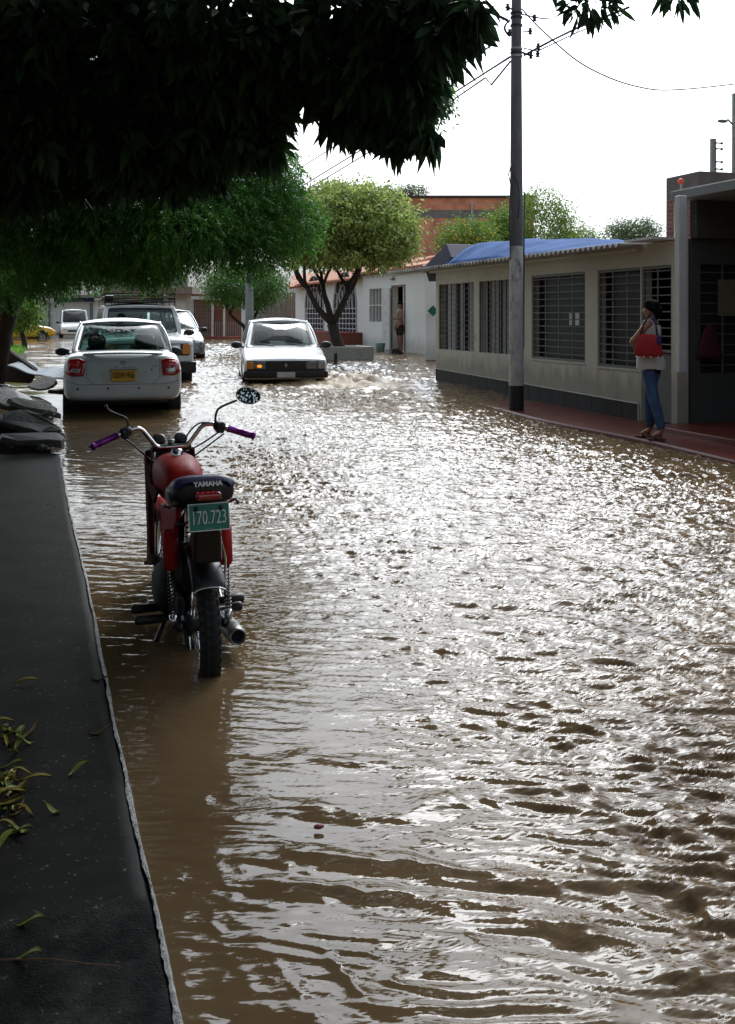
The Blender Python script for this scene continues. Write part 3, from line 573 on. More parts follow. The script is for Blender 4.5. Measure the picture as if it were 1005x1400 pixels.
def pane(S, a, b, c, d, r, fr, gl, gk, out, inset=.006):
    """opening (a..b, c..d) in patch S: frame into fr, glass into gl, gasket into gk"""
    inn = rrect(a, b, c, d, r); m = len(inn)
    def outp(p):
        x, y = p[0]-.5*(a+b), p[1]-.5*(c+d); k = 1e9
        if abs(x) > 1e-6: k = min(k, ((1 if x > 0 else 0)-.5*(a+b))/x)
        if abs(y) > 1e-6: k = min(k, ((1 if y > 0 else 0)-.5*(c+d))/y)
        return (min(1, max(0, .5*(a+b)+x*k)), min(1, max(0, .5*(c+d)+y*k)))
    o = [outp(p) for p in inn]; out = Vector(out)
    for cx, cy in ((0,0),(1,0),(1,1),(0,1)):
        i = min(range(m), key=lambda i: (o[i][0]-cx)**2+(o[i][1]-cy)**2); o[i] = (cx, cy)
    fr.add([S(*p) for p in o]+[S(*p) for p in inn], [(i, (i+1)%m, m+(i+1)%m, m+i) for i in range(m)])
    fr.add([S(*p) for p in inn]+[S(*p)-out*.03 for p in inn], [(i, (i+1)%m, m+(i+1)%m, m+i) for i in range(m)])
    rings = []; cu, cv = .5*(a+b), .5*(c+d)
    for k in (1, .75, .5, .25): rings.append([S(cu+(p[0]-cu)*k, cv+(p[1]-cv)*k)-out*inset for p in inn])
    gl.loft(rings, caps=False); gl.add([S(cu, cv)-out*inset]+rings[-1], [(0, 1+i, 1+(i+1)%m) for i in range(m)])
    g2 = [(cu+(p[0]-cu)*.965, cv+(p[1]-cv)*.955) for p in inn]
    gk.add([S(*p)+out*.001 for p in inn]+[S(*p)-out*.003 for p in g2], [(i, (i+1)%m, m+(i+1)%m, m+i) for i in range(m)])
def patch(bvh, outline, dr, th, org, rings=4, grow=0):
    """outline of points projected on a body along dr, as a thin shell standing proud by th; outline: 3D points"""
    mb = MB(); dr = Vector(dr).normalized(); c = sum((Vector(p) for p in outline), Vector())/len(outline); n = len(outline); R_ = []
    def hit(p):
        h = bvh.ray_cast(p-dr*org, dr)
        if h[0] is None: h = bvh.find_nearest(p)
        return h[0], h[1]
    def shell(k):
        r = []
        for p in outline: q = c+(Vector(p)-c)*k; h, nn = hit(q); r.append(h)
        return r
    base = [h-dr*-.004 for h in shell(1)]; top = [h-dr*th for h in shell(.985)]; R_ = [base, [h-dr*th*.6 for h in shell(1)], top]
    for k in (.75, .5, .25): R_.append([h-dr*(th*1.1) for h in shell(k)])
    mb.loft(R_, caps=False); h, _ = hit(c); mb.add([h-dr*th*1.1]+R_[-1], [(0, 1+i, 1+(i+1)%n) for i in range(n)]); return mb
def dens(pts, k=4):
    out = []
    for a, b in zip(pts, pts[1:]+pts[:1]):
        for i in range(k): out.append(Vector(a).lerp(Vector(b), i/k))
    return out
def wheel(parent, x, y, r, wd, side, rimm=None):
    wp = part('wheel', (x, y, r), parent); M = Matrix.Rotation(PI/2*side, 4, 'Y')
    t = MB(); t.lathe([(r*.62, -wd/2), (r*.9, -wd/2), (r*.98, -wd*.4), (r, -wd*.2), (r, wd*.2), (r*.98, wd*.4), (r*.9, wd/2), (r*.62, wd/2)], 28, M, True)
    t.build('tyre', M_rubber, wp, smooth=True)
    h = MB(); h.lathe([(r*.63, wd*.42), (r*.56, wd*.36), (r*.5, wd*.2), (r*.2, wd*.28), (r*.1, wd*.36), (0, wd*.36)], 28, M)
    for k in range(7):
        q = 2*PI*k/7; h.tube([M@Vector((r*.12*math.cos(q), r*.12*math.sin(q), wd*.33)), M@Vector((r*.58*math.cos(q), r*.58*math.sin(q), wd*.40))], r*.06, 6)
    h.build('rim', rimm or M_steel, wp, smooth=True); return wp
def car_body(root, tab, prof, paint, L, arches, r, n=26, cap_in=.03):
    mb = MB(); rings = []
    for i in range(n+1):
        y = -L/2+L*(.5-.5*math.cos(PI*i/n)) if i not in (0, n) else (-L/2 if i == 0 else L/2)
        w, z0, zt, cr = interp(tab, y); h = zt-z0
        half = [(w*a, z0+h*b+cr*c) for a, b, c in prof]
        rings.append([Vector((x, y, z)) for x, z in half]+[Vector((-x, y, z)) for x, z in reversed(half[1:-1])])
    mb.loft(rings); o = mb.build('body', paint, root, smooth=True, sub=2)
    cut = MB()
    for ya in arches:
        for s in (-1, 1): cut.lathe([(0, -.16), (r, -.16), (r, .16), (0, .16)], 26, Matrix.Translation((s*(tab[len(tab)//2][1]-.02), ya, r*.93))@Matrix.Rotation(PI/2, 4, 'Y'))
    bake(o); c = cut.build('cut', M_blackp, root)
    c.data.materials.clear(); c.data.materials.append(M_blackp)
    bo = o.modifiers.new('x', 'BOOLEAN'); bo.object = c; bo.operation = 'DIFFERENCE'; bo.solver = 'EXACT'
    bpy.context.view_layer.update(); bake(o); bpy.data.objects.remove(c)
    me = o.data; bv = BVHTree.FromPolygons([v.co.copy() for v in me.vertices], [tuple(p.vertices) for p in me.polygons]); return o, bv
PROF = [(0,0,0), (.8,0,0), (.96,.07,0), (1,.28,0), (1,.55,0), (.985,.78,0), (.93,.95,0), (.82,1,.15), (.45,1,.8), (0,1,1)]
def cabin(root, cb, paint, glassm, sun=None, pillars=(.52,)):
    """cb: yb0,wb0 (rear base) yb1,wb1 (front base) zb0,zb1 ; yt0,yt1,wt,zt"""
    yb0, wb0, zb0, yb1, wb1, zb1, yt0, yt1, wt, zt, crown = cb
    RL, RR, FL, FR = (-wb0,yb0,zb0), (wb0,yb0,zb0), (-wb1,yb1,zb1), (wb1,yb1,zb1)
    TRL, TRR, TFL, TFR = (-wt,yt0,zt), (wt,yt0,zt), (-wt,yt1,zt), (wt,yt1,zt)
    br = edge(RL, RR, (0,-.10,0)); tr = edge(TRL, TRR, (0,-.06,.035)); bf = edge(FL, FR, (0,.14,0)); tf = edge(TFL, TFR, (0,.07,.035))
    pRL = edge(RL, TRL, (-.02,-.02,.03)); pRR = edge(RR, TRR, (.02,-.02,.03)); pFL = edge(FL, TFL, (-.02,.02,.03)); pFR = edge(FR, TFR, (.02,.02,.03))
    bl = edge(RL, FL, (-.03,0,0)); bR = edge(RR, FR, (.03,0,0)); tl = edge(TRL, TFL, (-.03,0,.03)); tR = edge(TRR, TFR, (.03,0,.03))
    fr, rg, fg, gk = MB(), MB(), MB(), MB()
    pane(coons(br, tr, pRL, pRR), .045, .955, .07, .93, .05, fr, rg, gk, (0,-1,.4))
    pane(coons(bf, tf, pFL, pFR), .045, .955, .05, .94, .05, fr, fg, gk, (0,1,.4))
    for s, b_, t_, p0, p1 in ((-1, bl, tl, pRL, pFL), (1, bR, tR, pRR, pFR)):
        S = coons(b_, t_, p0, p1); cuts = [0]+list(pillars)+[1]
        for i in range(len(cuts)-1):
            a, b2 = cuts[i], cuts[i+1]; S2 = (lambda a, b2: lambda u, v: S(a+(b2-a)*u, v))(a, b2)
            sg = MB(); pane(S2, .07 if i else .12, .93 if i < len(cuts)-2 else .9, .06, .88, .07, fr, sg, gk, (s,0,0)); sg.build('side_window', glassm, root, smooth=True)
    rf = coons(tr, tf, tl, tR); k = 16
    V = [rf(i/k, j/k)+Vector((0,0,crown*16*(i/k)*(1-i/k)*(j/k)*(1-j/k))) for j in range(k+1) for i in range(k+1)]
    fr.add(V, [(j*(k+1)+i, j*(k+1)+i+1, (j+1)*(k+1)+i+1, (j+1)*(k+1)+i) for j in range(k) for i in range(k)])
    fr.build('roof', paint, root, smooth=True, merge=True)
    ed = MB()
    for f_ in (tr, tf, tl, tR, pRL, pRR, pFL, pFR): ed.tube([f_(i/10) for i in range(11)], .014, 8)
    ed.build('roof_rail', paint, root, smooth=True)
    rg.build('rear_window', glassm, root, smooth=True); fg.build('windscreen', glassm, root, smooth=True); gk.build('gasket', M_blackp, root)
def seats(root, ys, z, w=.36, hh=.62):
    for y in ys:
        for s in (-1, 1):
            m = MB(); rg = []
            for t, ww, th in ((0, .23, .08), (.25, .25, .09), (.8, .22, .07), (1, .17, .05)):
                rg.append([Vector((s*w+ww*math.cos(q)*(1-.12*math.cos(q)**2), y-.16*t+th*math.sin(q), z+hh*t*.82)) for q in [2*PI*k/14 for k in range(14)]])
            m.loft(rg); rg = []
            for t, ww, th in ((0, .07, .03), (.15, .125, .05), (.7, .135, .055), (1, .09, .03)): rg.append([Vector((s*w+ww*math.cos(q), y-.17-.02*t+th*math.sin(q), z+hh*.84+.19*t)) for q in [2*PI*k/14 for k in range(14)]])
            m.loft(rg); m.build('seat', M_seatf, root, smooth=True)
def mirror(root, x, y, z, s, m):
    mp_ = MB(); mp_.ball((x+s*.10, y, z), (.115, .06, .07), 14, 9); mp_.tube([(x-s*.06, y+.02, z-.05), (x+s*.03, y, z-.03)], .022, 8); mp_.build('wing_mirror', m, root, smooth=True)
def seam(root, bv, pts, dr, th=.003, r=.004, name='panel_gap', m=None):
    mb = MB(); dr = Vector(dr); Q = []
    for a, b in zip(pts[:-1], pts[1:]):
        for i in range(8): Q.append(Vector(a).lerp(Vector(b), i/8))
    Q.append(Vector(pts[-1])); H_ = []
    for p in Q:
        h = bv.ray_cast(p-dr*1.0, dr)
        if h[0] is not None: H_.append(h[0]+dr*(r*.55))
    if len(H_) > 2: mb.tube(H_, r, 5); mb.build(name, m or M_blackp, root)

# ---- silver-white sedan, seen from behind
def sedan():
    p = P(169, 571, 15.35); y0 = float(hw(p.y))
    root = empty('parked_car', (p.x, p.y, 0), 0, 'silver-white four-door sedan seen from behind with yellow number plate', 'car')
    L = 4.2; yaw = -(YAW-math.atan((502.5-128)/F)); root.rotation_euler.z = yaw
    root.location = Vector((p.x+math.sin(-yaw)*L/2, p.y+math.cos(yaw)*L/2, y0-.17))
    tab = [(-2.10,.70,.42,.62,.0), (-2.07,.775,.38,.90,.005), (-1.98,.81,.36,1.00,.02), (-1.75,.825,.33,1.035,.035), (-1.35,.835,.25,1.03,.04), (-.9,.84,.20,.98,.03), (.7,.84,.20,.96,.03), (1.0,.83,.2,.95,.04), (1.6,.81,.22,.86,.06), (1.95,.77,.25,.75,.05), (2.10,.66,.30,.62,.02)]
    o, bv = car_body(root, tab, PROF, M_silver, L, (-1.30, 1.22), .36, n=34)
    cabin(root, (-1.50,.70,1.02, 1.02,.70,.95, -.86,.28,.575,1.435,.03), M_silver, M_glassg)
    seats(root, (-.75, .25), .55); MB().box((-.62,-1.38,.94), (.62,-.95,.97)).build('parcel_shelf', M_seatf, root)
    MB().box((-.75,-1.4,.3), (.75,1.3,.32)).build('cabin_floor', M_seatf, root)
    for y in (-1.30, 1.22):
        for s in (-1, 1): wheel(root, s*.74, y, .29, .19, s)
    yb = -2.6
    for s in (-1, 1):
        pts = [(s*.52,yb,.93), (s*.60,yb,.965), (s*.72,yb,.955), (s*.79,yb,.90), (s*.805,yb,.82), (s*.79,yb,.755), (s*.70,yb,.715), (s*.54,yb,.72), (s*.525,yb,.80)]
        tl_ = patch(bv, dens(pts, 3), (0,1,0), .012, 1).build('tail_light', M_redl, root, smooth=True)
        patch(bv, dens([(s*.58,yb,.82), (s*.70,yb,.83), (s*.72,yb,.775), (s*.60,yb,.76)], 3), (0,1,0), .016, 1).build('reversing_lens', M_lens, tl_, smooth=True)
        patch(bv, dens([(s*.60,yb,.925), (s*.73,yb,.92), (s*.75,yb,.86), (s*.61,yb,.86)], 3), (0,1,0), .0155, 1).build('inner_lens', mat('bright_red_lens', (.6,.02,.03), .06, coat=1), tl_, smooth=True)
        mirror(root, s*.80, .62, .98, s, M_blackp)
        seam(root, bv, [(s*.50,yb,.985), (s*.50,yb,.70), (s*.40,yb,.60), (0,yb,.60)], (0,1,0), r=.0035)
        for yy, zz in ((.33, 1.0), (-.62, 1.0)): seam(root, bv, [(s*1.5,yy,.96), (s*1.5,yy-.02,.30)], (-s,0,0), r=.004)
    seam(root, bv, [(-.80,yb,.655), (-.60,yb,.60), (.60,yb,.60), (.80,yb,.655)], (0,1,0), r=.0045, name='bumper_gap')
    seam(root, bv, [(-.80,yb,.455), (0,yb,.44), (.80,yb,.455)], (0,1,0), r=.006, name='bumper_crease', m=M_silver)
    for x in (-.62,-.21,.21,.62): patch(bv, [Vector((x+.016*math.cos(q), yb, .545+.016*math.sin(q))) for q in [2*PI*k/12 for k in range(12)]], (0,1,0), .004, 1).build('parking_sensor', M_blackp, root)
    # darker silver patch for the shade of the plate recess, spoiler lip, badges, plate
    patch(bv, dens([(-.34,yb,.80), (.34,yb,.80), (.27,yb,.625), (-.27,yb,.625)], 5), (0,1,0), .002, 1).build('plate_recess', mat('shaded_silver_paint', (.45,.49,.49), .35, .15, var=.03), root)
    sp = MB(); sp.tube([Vector((x, -2.02+.10*(x/.55)**2, 1.035-.018*(x/.55)**2)) for x in [(-.55+1.1*i/12) for i in range(13)]], .016, 8); sp.build('boot_lip', M_silver, root, smooth=True)
    pl = MB().box((-.165,-2.125,.645), (.165,-2.105,.795)).build('number_plate', mat('yellow_plate', (.62,.36,.03), .45, var=.1, vs=8), root, bevel=.004)
    text('lettering', 'UDW·956', .112, M_letk, pl, frameM((0,-2.127,.727), (1,0,0), (0,0,1)), sx=.62, bold=.002)
    MB().tube([(-.19,-2.10,.806), (.19,-2.10,.806)], .010, 8).build('plate_trim', M_chrome, root)
    patch(bv, [Vector((.045*math.cos(q), yb, .90+.024*math.sin(q))) for q in [2*PI*k/16 for k in range(16)]], (0,1,0), .006, 1).build('badge', M_chrome, root)
    for i in range(5):
        if i != 1: patch(bv, dens([(-.13+i*.062,yb,.828), (-.085+i*.062,yb,.828), (-.085+i*.062,yb,.848), (-.13+i*.062,yb,.848)], 2), (0,1,0), .004, 1).build('badge', M_steel, root)
    patch(bv, dens([(.385,yb,.835), (.47,yb,.845), (.47,yb,.862), (.385,yb,.855)], 2), (0,1,0), .004, 1).build('badge', M_steel, root)
    patch(bv, dens([(.375,yb,.79), (.40,yb,.79), (.40,yb,.81), (.375,yb,.81)], 2), (0,1,0), .004, 1).build('badge', M_redl, root)
    MB().lathe([(0,0), (.035,0), (.04,.1), (0,.12)], 10, Matrix.Translation((0,.32,1.36))@Matrix.Scale(1.8,4,(1,0,0))).build('inner_mirror', M_blackp, root)
    return root
sedan()
# ---- boxy white off-roader with roof rack
def offroader():
    p = P(204, 520, 21.3); z = float(hw(p.y)); L = 4.1
    root = empty('offroad_car', (p.x, p.y+L/2, z-.22), PI, 'boxy white off-road car with black roof rack, facing out behind the sedan', 'car')
    tab = [(-2.05,.82,.40,1.15,.0), (-2.0,.88,.38,1.18,.01), (-1.2,.90,.36,1.20,.02), (.3,.90,.36,1.18,.02), (.9,.90,.38,1.13,.03), (1.9,.88,.42,1.08,.035), (2.02,.86,.44,1.02,.02), (2.05,.82,.46,.96,.0)]
    pr_ = [(0,0,0), (.9,0,0), (.985,.04,0), (1,.15,0), (1,.55,0), (1,.85,0), (.985,.96,0), (.93,1,.1), (.45,1,.9), (0,1,1)]
    o, bv = car_body(root, tab, pr_, M_carwhite, L, (-1.2, 1.3), .43, n=34)
    cabin(root, (-1.95,.80,1.17, .62,.80,1.14, -1.85,.22,.70,1.70,.03), M_carwhite, M_glassw, pillars=(.36,.66))
    seats(root, (-.05, -.95), .72, .38, .6); MB().box((-.78,-1.9,.6), (.78,.6,.62)).build('cabin_floor', M_seatf, root)
    MB().box((-.78,.42,1.06), (.78,.62,1.145)).build('dashboard', M_blackp, root, bevel=.02)
    for y in (-1.2, 1.3):
        for s in (-1, 1): wheel(root, s*.78, y, .36, .23, s, M_carwhite)
    yf = 2.6
    patch(bv, dens([(-.76,yf,.98), (.76,yf,.98), (.77,yf,.74), (-.77,yf,.74)], 6), (0,-1,0), .012, 1).build('grille', M_blackp, root)
    for s in (-1, 1):
        patch(bv, dens([(s*.36,yf,.955), (s*.60,yf,.955), (s*.60,yf,.77), (s*.36,yf,.77)], 3), (0,-1,0), .026, 1).build('headlight', M_lens, root, smooth=True)
        MB().box((min(s*.645,s*.80),2.0,.765), (max(s*.645,s*.80),2.065,.965)).build('indicator', M_amber, root, bevel=.012)
        mirror(root, s*.88, .55, 1.17, s, M_blackp)
    MB().box((-.90,1.98,.40), (.90,2.17,.63)).build('bumper', M_blackp, root, bevel=.03)
    MB().box((-.2,2.172,.47), (.2,2.18,.58)).build('number_plate', mat('yellow_plate', (.62,.36,.03)), root)
    for x in (-.3, .25): MB().tube([(x,.63,1.17), (x+.32,.50,1.36)], .008, 5).build('wiper', M_blackp, root)
    MB().box((-.68,.232,1.60), (.68,.245,1.68)).build('sun_strip', mat('violet_tint', (.03,.02,.10), .3), root)
    rk = part('roof_rack', (0,0,0), root); m = MB()
    m.box((-.74,-1.7,1.80), (.74,.25,1.825)); m.build('rack_floor', M_blackp, rk)
    m = MB()
    for zz in (1.86, 1.96): m.tube([(-.72,-1.7,zz+.02), (-.72,.25,zz+.02), (.72,.25,zz+.02), (.72,-1.7,zz+.02), (-.72,-1.7,zz+.02)], .022, 6)
    for x in (-.72,-.45,.45,.72):
        for y in (-1.7,-.7,.25): m.tube([(x,y,1.72), (x,y,1.96)], .012, 6)
    m.build('rack_rail', M_blackp, rk, smooth=True)
    m = MB(); rr_ = [Vector((.20*math.cos(q), .20*math.sin(q), 0)) for q in [2*PI*k/20 for k in range(21)]]
    m.box((.52,-.7,1.83), (.72,.1,1.95)); m.build('rack_box', M_blackp, rk, bevel=.03)
    return root
orr = offroader()
# ---- driver behind its windscreen (bust down to the seat)
dv = empty('person', orr.location+Vector((-.37, -.05, 0)), PI, 'driver in a dark shirt looking aside behind the windscreen of the off-road car', 'person')
skin('body', {'hip':(0,-.10,.82,.15), 'chest':(0,-.06,1.14,(.17,.11)), 'neck':(0,-.02,1.30,.05), 'chin':(0,.0,1.37,.06), 'head':(0,.0,1.44,.085), 'crown':(0,-.01,1.50,.06), 'nose':(.03,.085,1.415,.018),
   'sl':(-.19,-.04,1.20,.055), 'el':(-.24,.14,1.02,.042), 'hl':(-.14,.36,1.14,.03), 'sr':(.19,-.04,1.20,.055), 'er':(.26,.14,1.02,.042), 'hr':(.16,.36,1.14,.03), 'kl':(-.12,.32,.84,.08), 'kr':(.12,.32,.84,.08)},
   [('hip','chest'),('chest','neck'),('neck','chin'),('chin','head'),('head','crown'),('chin','nose'),('chest','sl'),('sl','el'),('el','hl'),('chest','sr'),('sr','er'),('er','hr'),('hip','kl'),('hip','kr')], M_skin, dv)
skin('shirt', {'hip':(0,-.10,.80,.16), 'chest':(0,-.06,1.14,(.185,.125)), 'top':(0,-.05,1.25,(.12,.08)), 'sl':(-.19,-.04,1.20,.07), 'el':(-.235,.08,1.06,.058), 'sr':(.19,-.04,1.20,.07), 'er':(.25,.08,1.06,.058)},
   [('hip','chest'),('chest','top'),('chest','sl'),('sl','el'),('chest','sr'),('sr','er')], mat('dark_shirt', (.02,.022,.03), .9), dv)
MB().ball((0,-.025,1.50), (.095,.105,.075), 14, 9).build('hair', M_hair, dv, smooth=True)
# ---- white hatchback driving towards us
def hatch():
    p = P(391, 521, 20.8); z = float(hw(p.y)); L = 4.0
    root = empty('oncoming_car', (p.x, p.y+L/2, z-.27), PI, 'old white hatchback driving through the flood with one amber indicator lit', 'car')
    root.rotation_euler.z = PI-R(9); root.location = (p.x+math.sin(R(9))*L/2, p.y+math.cos(R(9))*L/2, z-.21)
    tab = [(-2.0,.74,.33,.80,.0), (-1.95,.79,.30,.90,.01), (-1.5,.81,.25,.93,.02), (-.5,.82,.22,.92,.02), (.6,.82,.22,.90,.02), (.95,.82,.24,.88,.03), (1.75,.80,.27,.76,.03), (1.95,.79,.30,.70,.015), (2.0,.76,.33,.66,.0)]
    pr_ = [(0,0,0), (.85,0,0), (.97,.06,0), (1,.25,0), (1,.55,0), (.99,.82,0), (.96,.96,0), (.90,1,.1), (.45,1,.85), (0,1,1)]
    o, bv = car_body(root, tab, pr_, M_carwhite, L, (-1.2, 1.25), .34, n=34)
    cabin(root, (-1.75,.72,.92, .92,.71,.89, -1.35,.10,.575,1.38,.03), M_carwhite, M_glassw, pillars=(.35,.60))
    seats(root, (-.15, -.95), .50, .34, .58); MB().box((-.7,-1.7,.3), (.7,.9,.32)).build('cabin_floor', M_seatf, root)
    MB().box((-.68,.62,.84), (.68,.86,.89)).build('dashboard', M_blackp, root, bevel=.02)
    for y in (-1.2, 1.25):
        for s in (-1, 1): wheel(root, s*.72, y, .28, .17, s)
    yf = 2.6
    patch(bv, dens([(-.74,yf,.665), (.74,yf,.665), (.74,yf,.47), (-.74,yf,.47)], 6), (0,-1,0), .012, 1).build('grille', M_blackp, root)
    patch(bv, [Vector((.035*math.cos(q), yf, .575+.045*math.sin(q))) for q in [2*PI*k/4 for k in range(4)]], (0,-1,0), .02, 1, rings=2).build('badge', M_steel, root)
    for s in (-1, 1):
        hl = patch(bv, dens([(s*.38,yf,.65), (s*.60,yf,.65), (s*.60,yf,.50), (s*.38,yf,.50)], 3), (0,-1,0), .014, 1).build('headlight', mat('dull_headlight', (.16,.16,.16), .12, .5, var=.3, vs=30, coat=1), root, smooth=True)
        i_ = patch(bv, dens([(s*.61,yf,.648), (s*.745,yf,.645), (s*.745,yf,.51), (s*.61,yf,.50)], 3), (0,-1,0), .013, 1).build('indicator', M_amber if s > 0 else mat('grey_lens', (.30,.31,.32), .1, .3, coat=1), root, smooth=True)
        mirror(root, s*.80, .66, .93, s, M_blackp)
    lm = bpy.data.materials.new('lit_indicator'); lm.use_nodes = True; lb = lm.node_tree.nodes['Principled BSDF']; lb.inputs['Base Color'].default_value = (.8,.25,.03,1); lb.inputs['Emission Color'].default_value = (1,.35,.05,1); lb.inputs['Emission Strength'].default_value = .7
    lp = MB(); lp.ball((.50, 2.02, .56), (.05,.015,.03), 10, 6); lp.build('lit_lamp', lm, root, smooth=True)
    MB().box((-.80,1.93,.34), (.80,2.06,.475)).build('bumper', M_blackp, root, bevel=.03)
    MB().box((-.17,2.062,.35), (.17,2.07,.45)).build('number_plate', mat('pale_plate', (.55,.55,.50), .4), root)
    for x in (-.45, .15): MB().tube([(x,.95,.92), (x+.36,.86,.97)], .008, 5).build('wiper', M_blackp, root)
    return root
hatch()
# ---- grey small van behind
def minivan():
    p = P(243, 492, 30.5); z = float(hw(p.y)); L = 4.2
    root = empty('grey_car', (p.x, p.y+L/2, z-.18), PI, 'dark grey hatchback with silver bonnet half hidden behind the off-road car', 'car')
    tab = [(-2.1,.74,.33,.90,.0), (-2.0,.82,.30,1.0,.01), (-.5,.85,.22,1.02,.02), (.8,.85,.22,1.0,.03), (1.1,.85,.24,.98,.04), (1.75,.82,.27,.84,.05), (2.0,.76,.30,.70,.03), (2.1,.66,.34,.60,.0)]
    o, bv = car_body(root, tab, PROF, M_grey, L, (-1.25, 1.3), .36, n=30)
    cabin(root, (-1.95,.74,1.0, 1.15,.73,.98, -1.55,.05,.60,1.52,.03), M_grey, M_glassw, pillars=(.35,.62))
    seats(root, (-.1,), .55); MB().box((-.75,-1.9,.3), (.75,1.1,.32)).build('cabin_floor', M_seatf, root)
    for y in (-1.25, 1.3):
        for s in (-1, 1): wheel(root, s*.75, y, .30, .19, s)
    yf = 2.6
    for s in (-1, 1):
        pts = [(s*.44,yf,.70), (s*.56,yf,.80), (s*.70,yf,.80), (s*.76,yf,.72), (s*.70,yf,.64), (s*.52,yf,.62)]
        patch(bv, dens(pts, 3), (0,-1,0), .012, 1).build('headlight', M_lens, root, smooth=True); mirror(root, s*.83, .80, 1.0, s, M_blackp)
    patch(bv, dens([(-.45,yf,.56), (.45,yf,.56), (.40,yf,.42), (-.40,yf,.42)], 5), (0,-1,0), .01, 1).build('grille', M_blackp, root)
    patch(bv, dens([(-.35,yf,.72), (.35,yf,.72), (.32,yf,.66), (-.32,yf,.66)], 5), (0,-1,0), .01, 1).build('upper_grille', M_blackp, root)
minivan()
# ---- far white van and yellow taxi
def far_van():
    p = P(103, 460.5, 61); z = float(hw(p.y)); L = 4.0
    root = empty('white_van', (p.x, p.y+L/2, z-.15), PI, 'small white van standing in front of the pale garage doors', 'van')
    tab = [(-2.0,.76,.33,.95,0), (-1.9,.80,.3,1.0,.01), (.3,.82,.25,1.0,.02), (1.1,.81,.27,.95,.04), (1.8,.78,.3,.80,.04), (2.0,.70,.34,.66,0)]
    o, bv = car_body(root, tab, PROF, M_carwhite, L, (-1.2, 1.2), .34, n=24)
    cabin(root, (-1.9,.74,1.0, 1.0,.72,.96, -1.8,.25,.64,1.66,.03), M_carwhite, M_glassd, pillars=(.35,.65))
    for y in (-1.2, 1.2):
        for s in (-1, 1): wheel(root, s*.72, y, .29, .17, s)
    for s in (-1, 1): patch(bv, dens([(s*.45,2.6,.70), (s*.68,2.6,.70), (s*.68,2.6,.60), (s*.48,2.6,.60)], 3), (0,-1,0), .01, 1).build('headlight', M_lens, root); mirror(root, s*.80, .7, 1.0, s, M_blackp)
    patch(bv, dens([(-.4,2.6,.58), (.4,2.6,.58), (.4,2.6,.48), (-.4,2.6,.48)], 3), (0,-1,0), .01, 1).build('grille', M_blackp, root)
far_van()
def taxi():
    p = P(22, 458, 58); z = float(hw(p.y)); L = 3.9
    root = empty('yellow_taxi', (p.x, p.y+1, z-.18), R(-70), 'bright yellow taxi side-on behind the small bushes of the grass island', 'taxi')
    tab = [(-1.95,.70,.33,.80,0), (-1.8,.78,.28,.92,.02), (-.8,.80,.22,.93,.02), (.7,.80,.22,.90,.03), (1.6,.76,.26,.78,.05), (1.95,.64,.32,.62,0)]
    o, bv = car_body(root, tab, PROF, M_yellow, L, (-1.15, 1.15), .34, n=26)
    cabin(root, (-1.35,.68,.92, .95,.68,.90, -.85,.25,.56,1.42,.03), M_yellow, M_glassd)
    for y in (-1.15, 1.15):
        for s in (-1, 1): wheel(root, s*.70, y, .29, .17, s)
    for s in (-1, 1): patch(bv, dens([(s*.40,2.5,.70), (s*.60,2.5,.70), (s*.60,2.5,.62), (s*.42,2.5,.60)], 3), (0,-1,0), .01, 1).build('headlight', M_lens, root)
taxi()
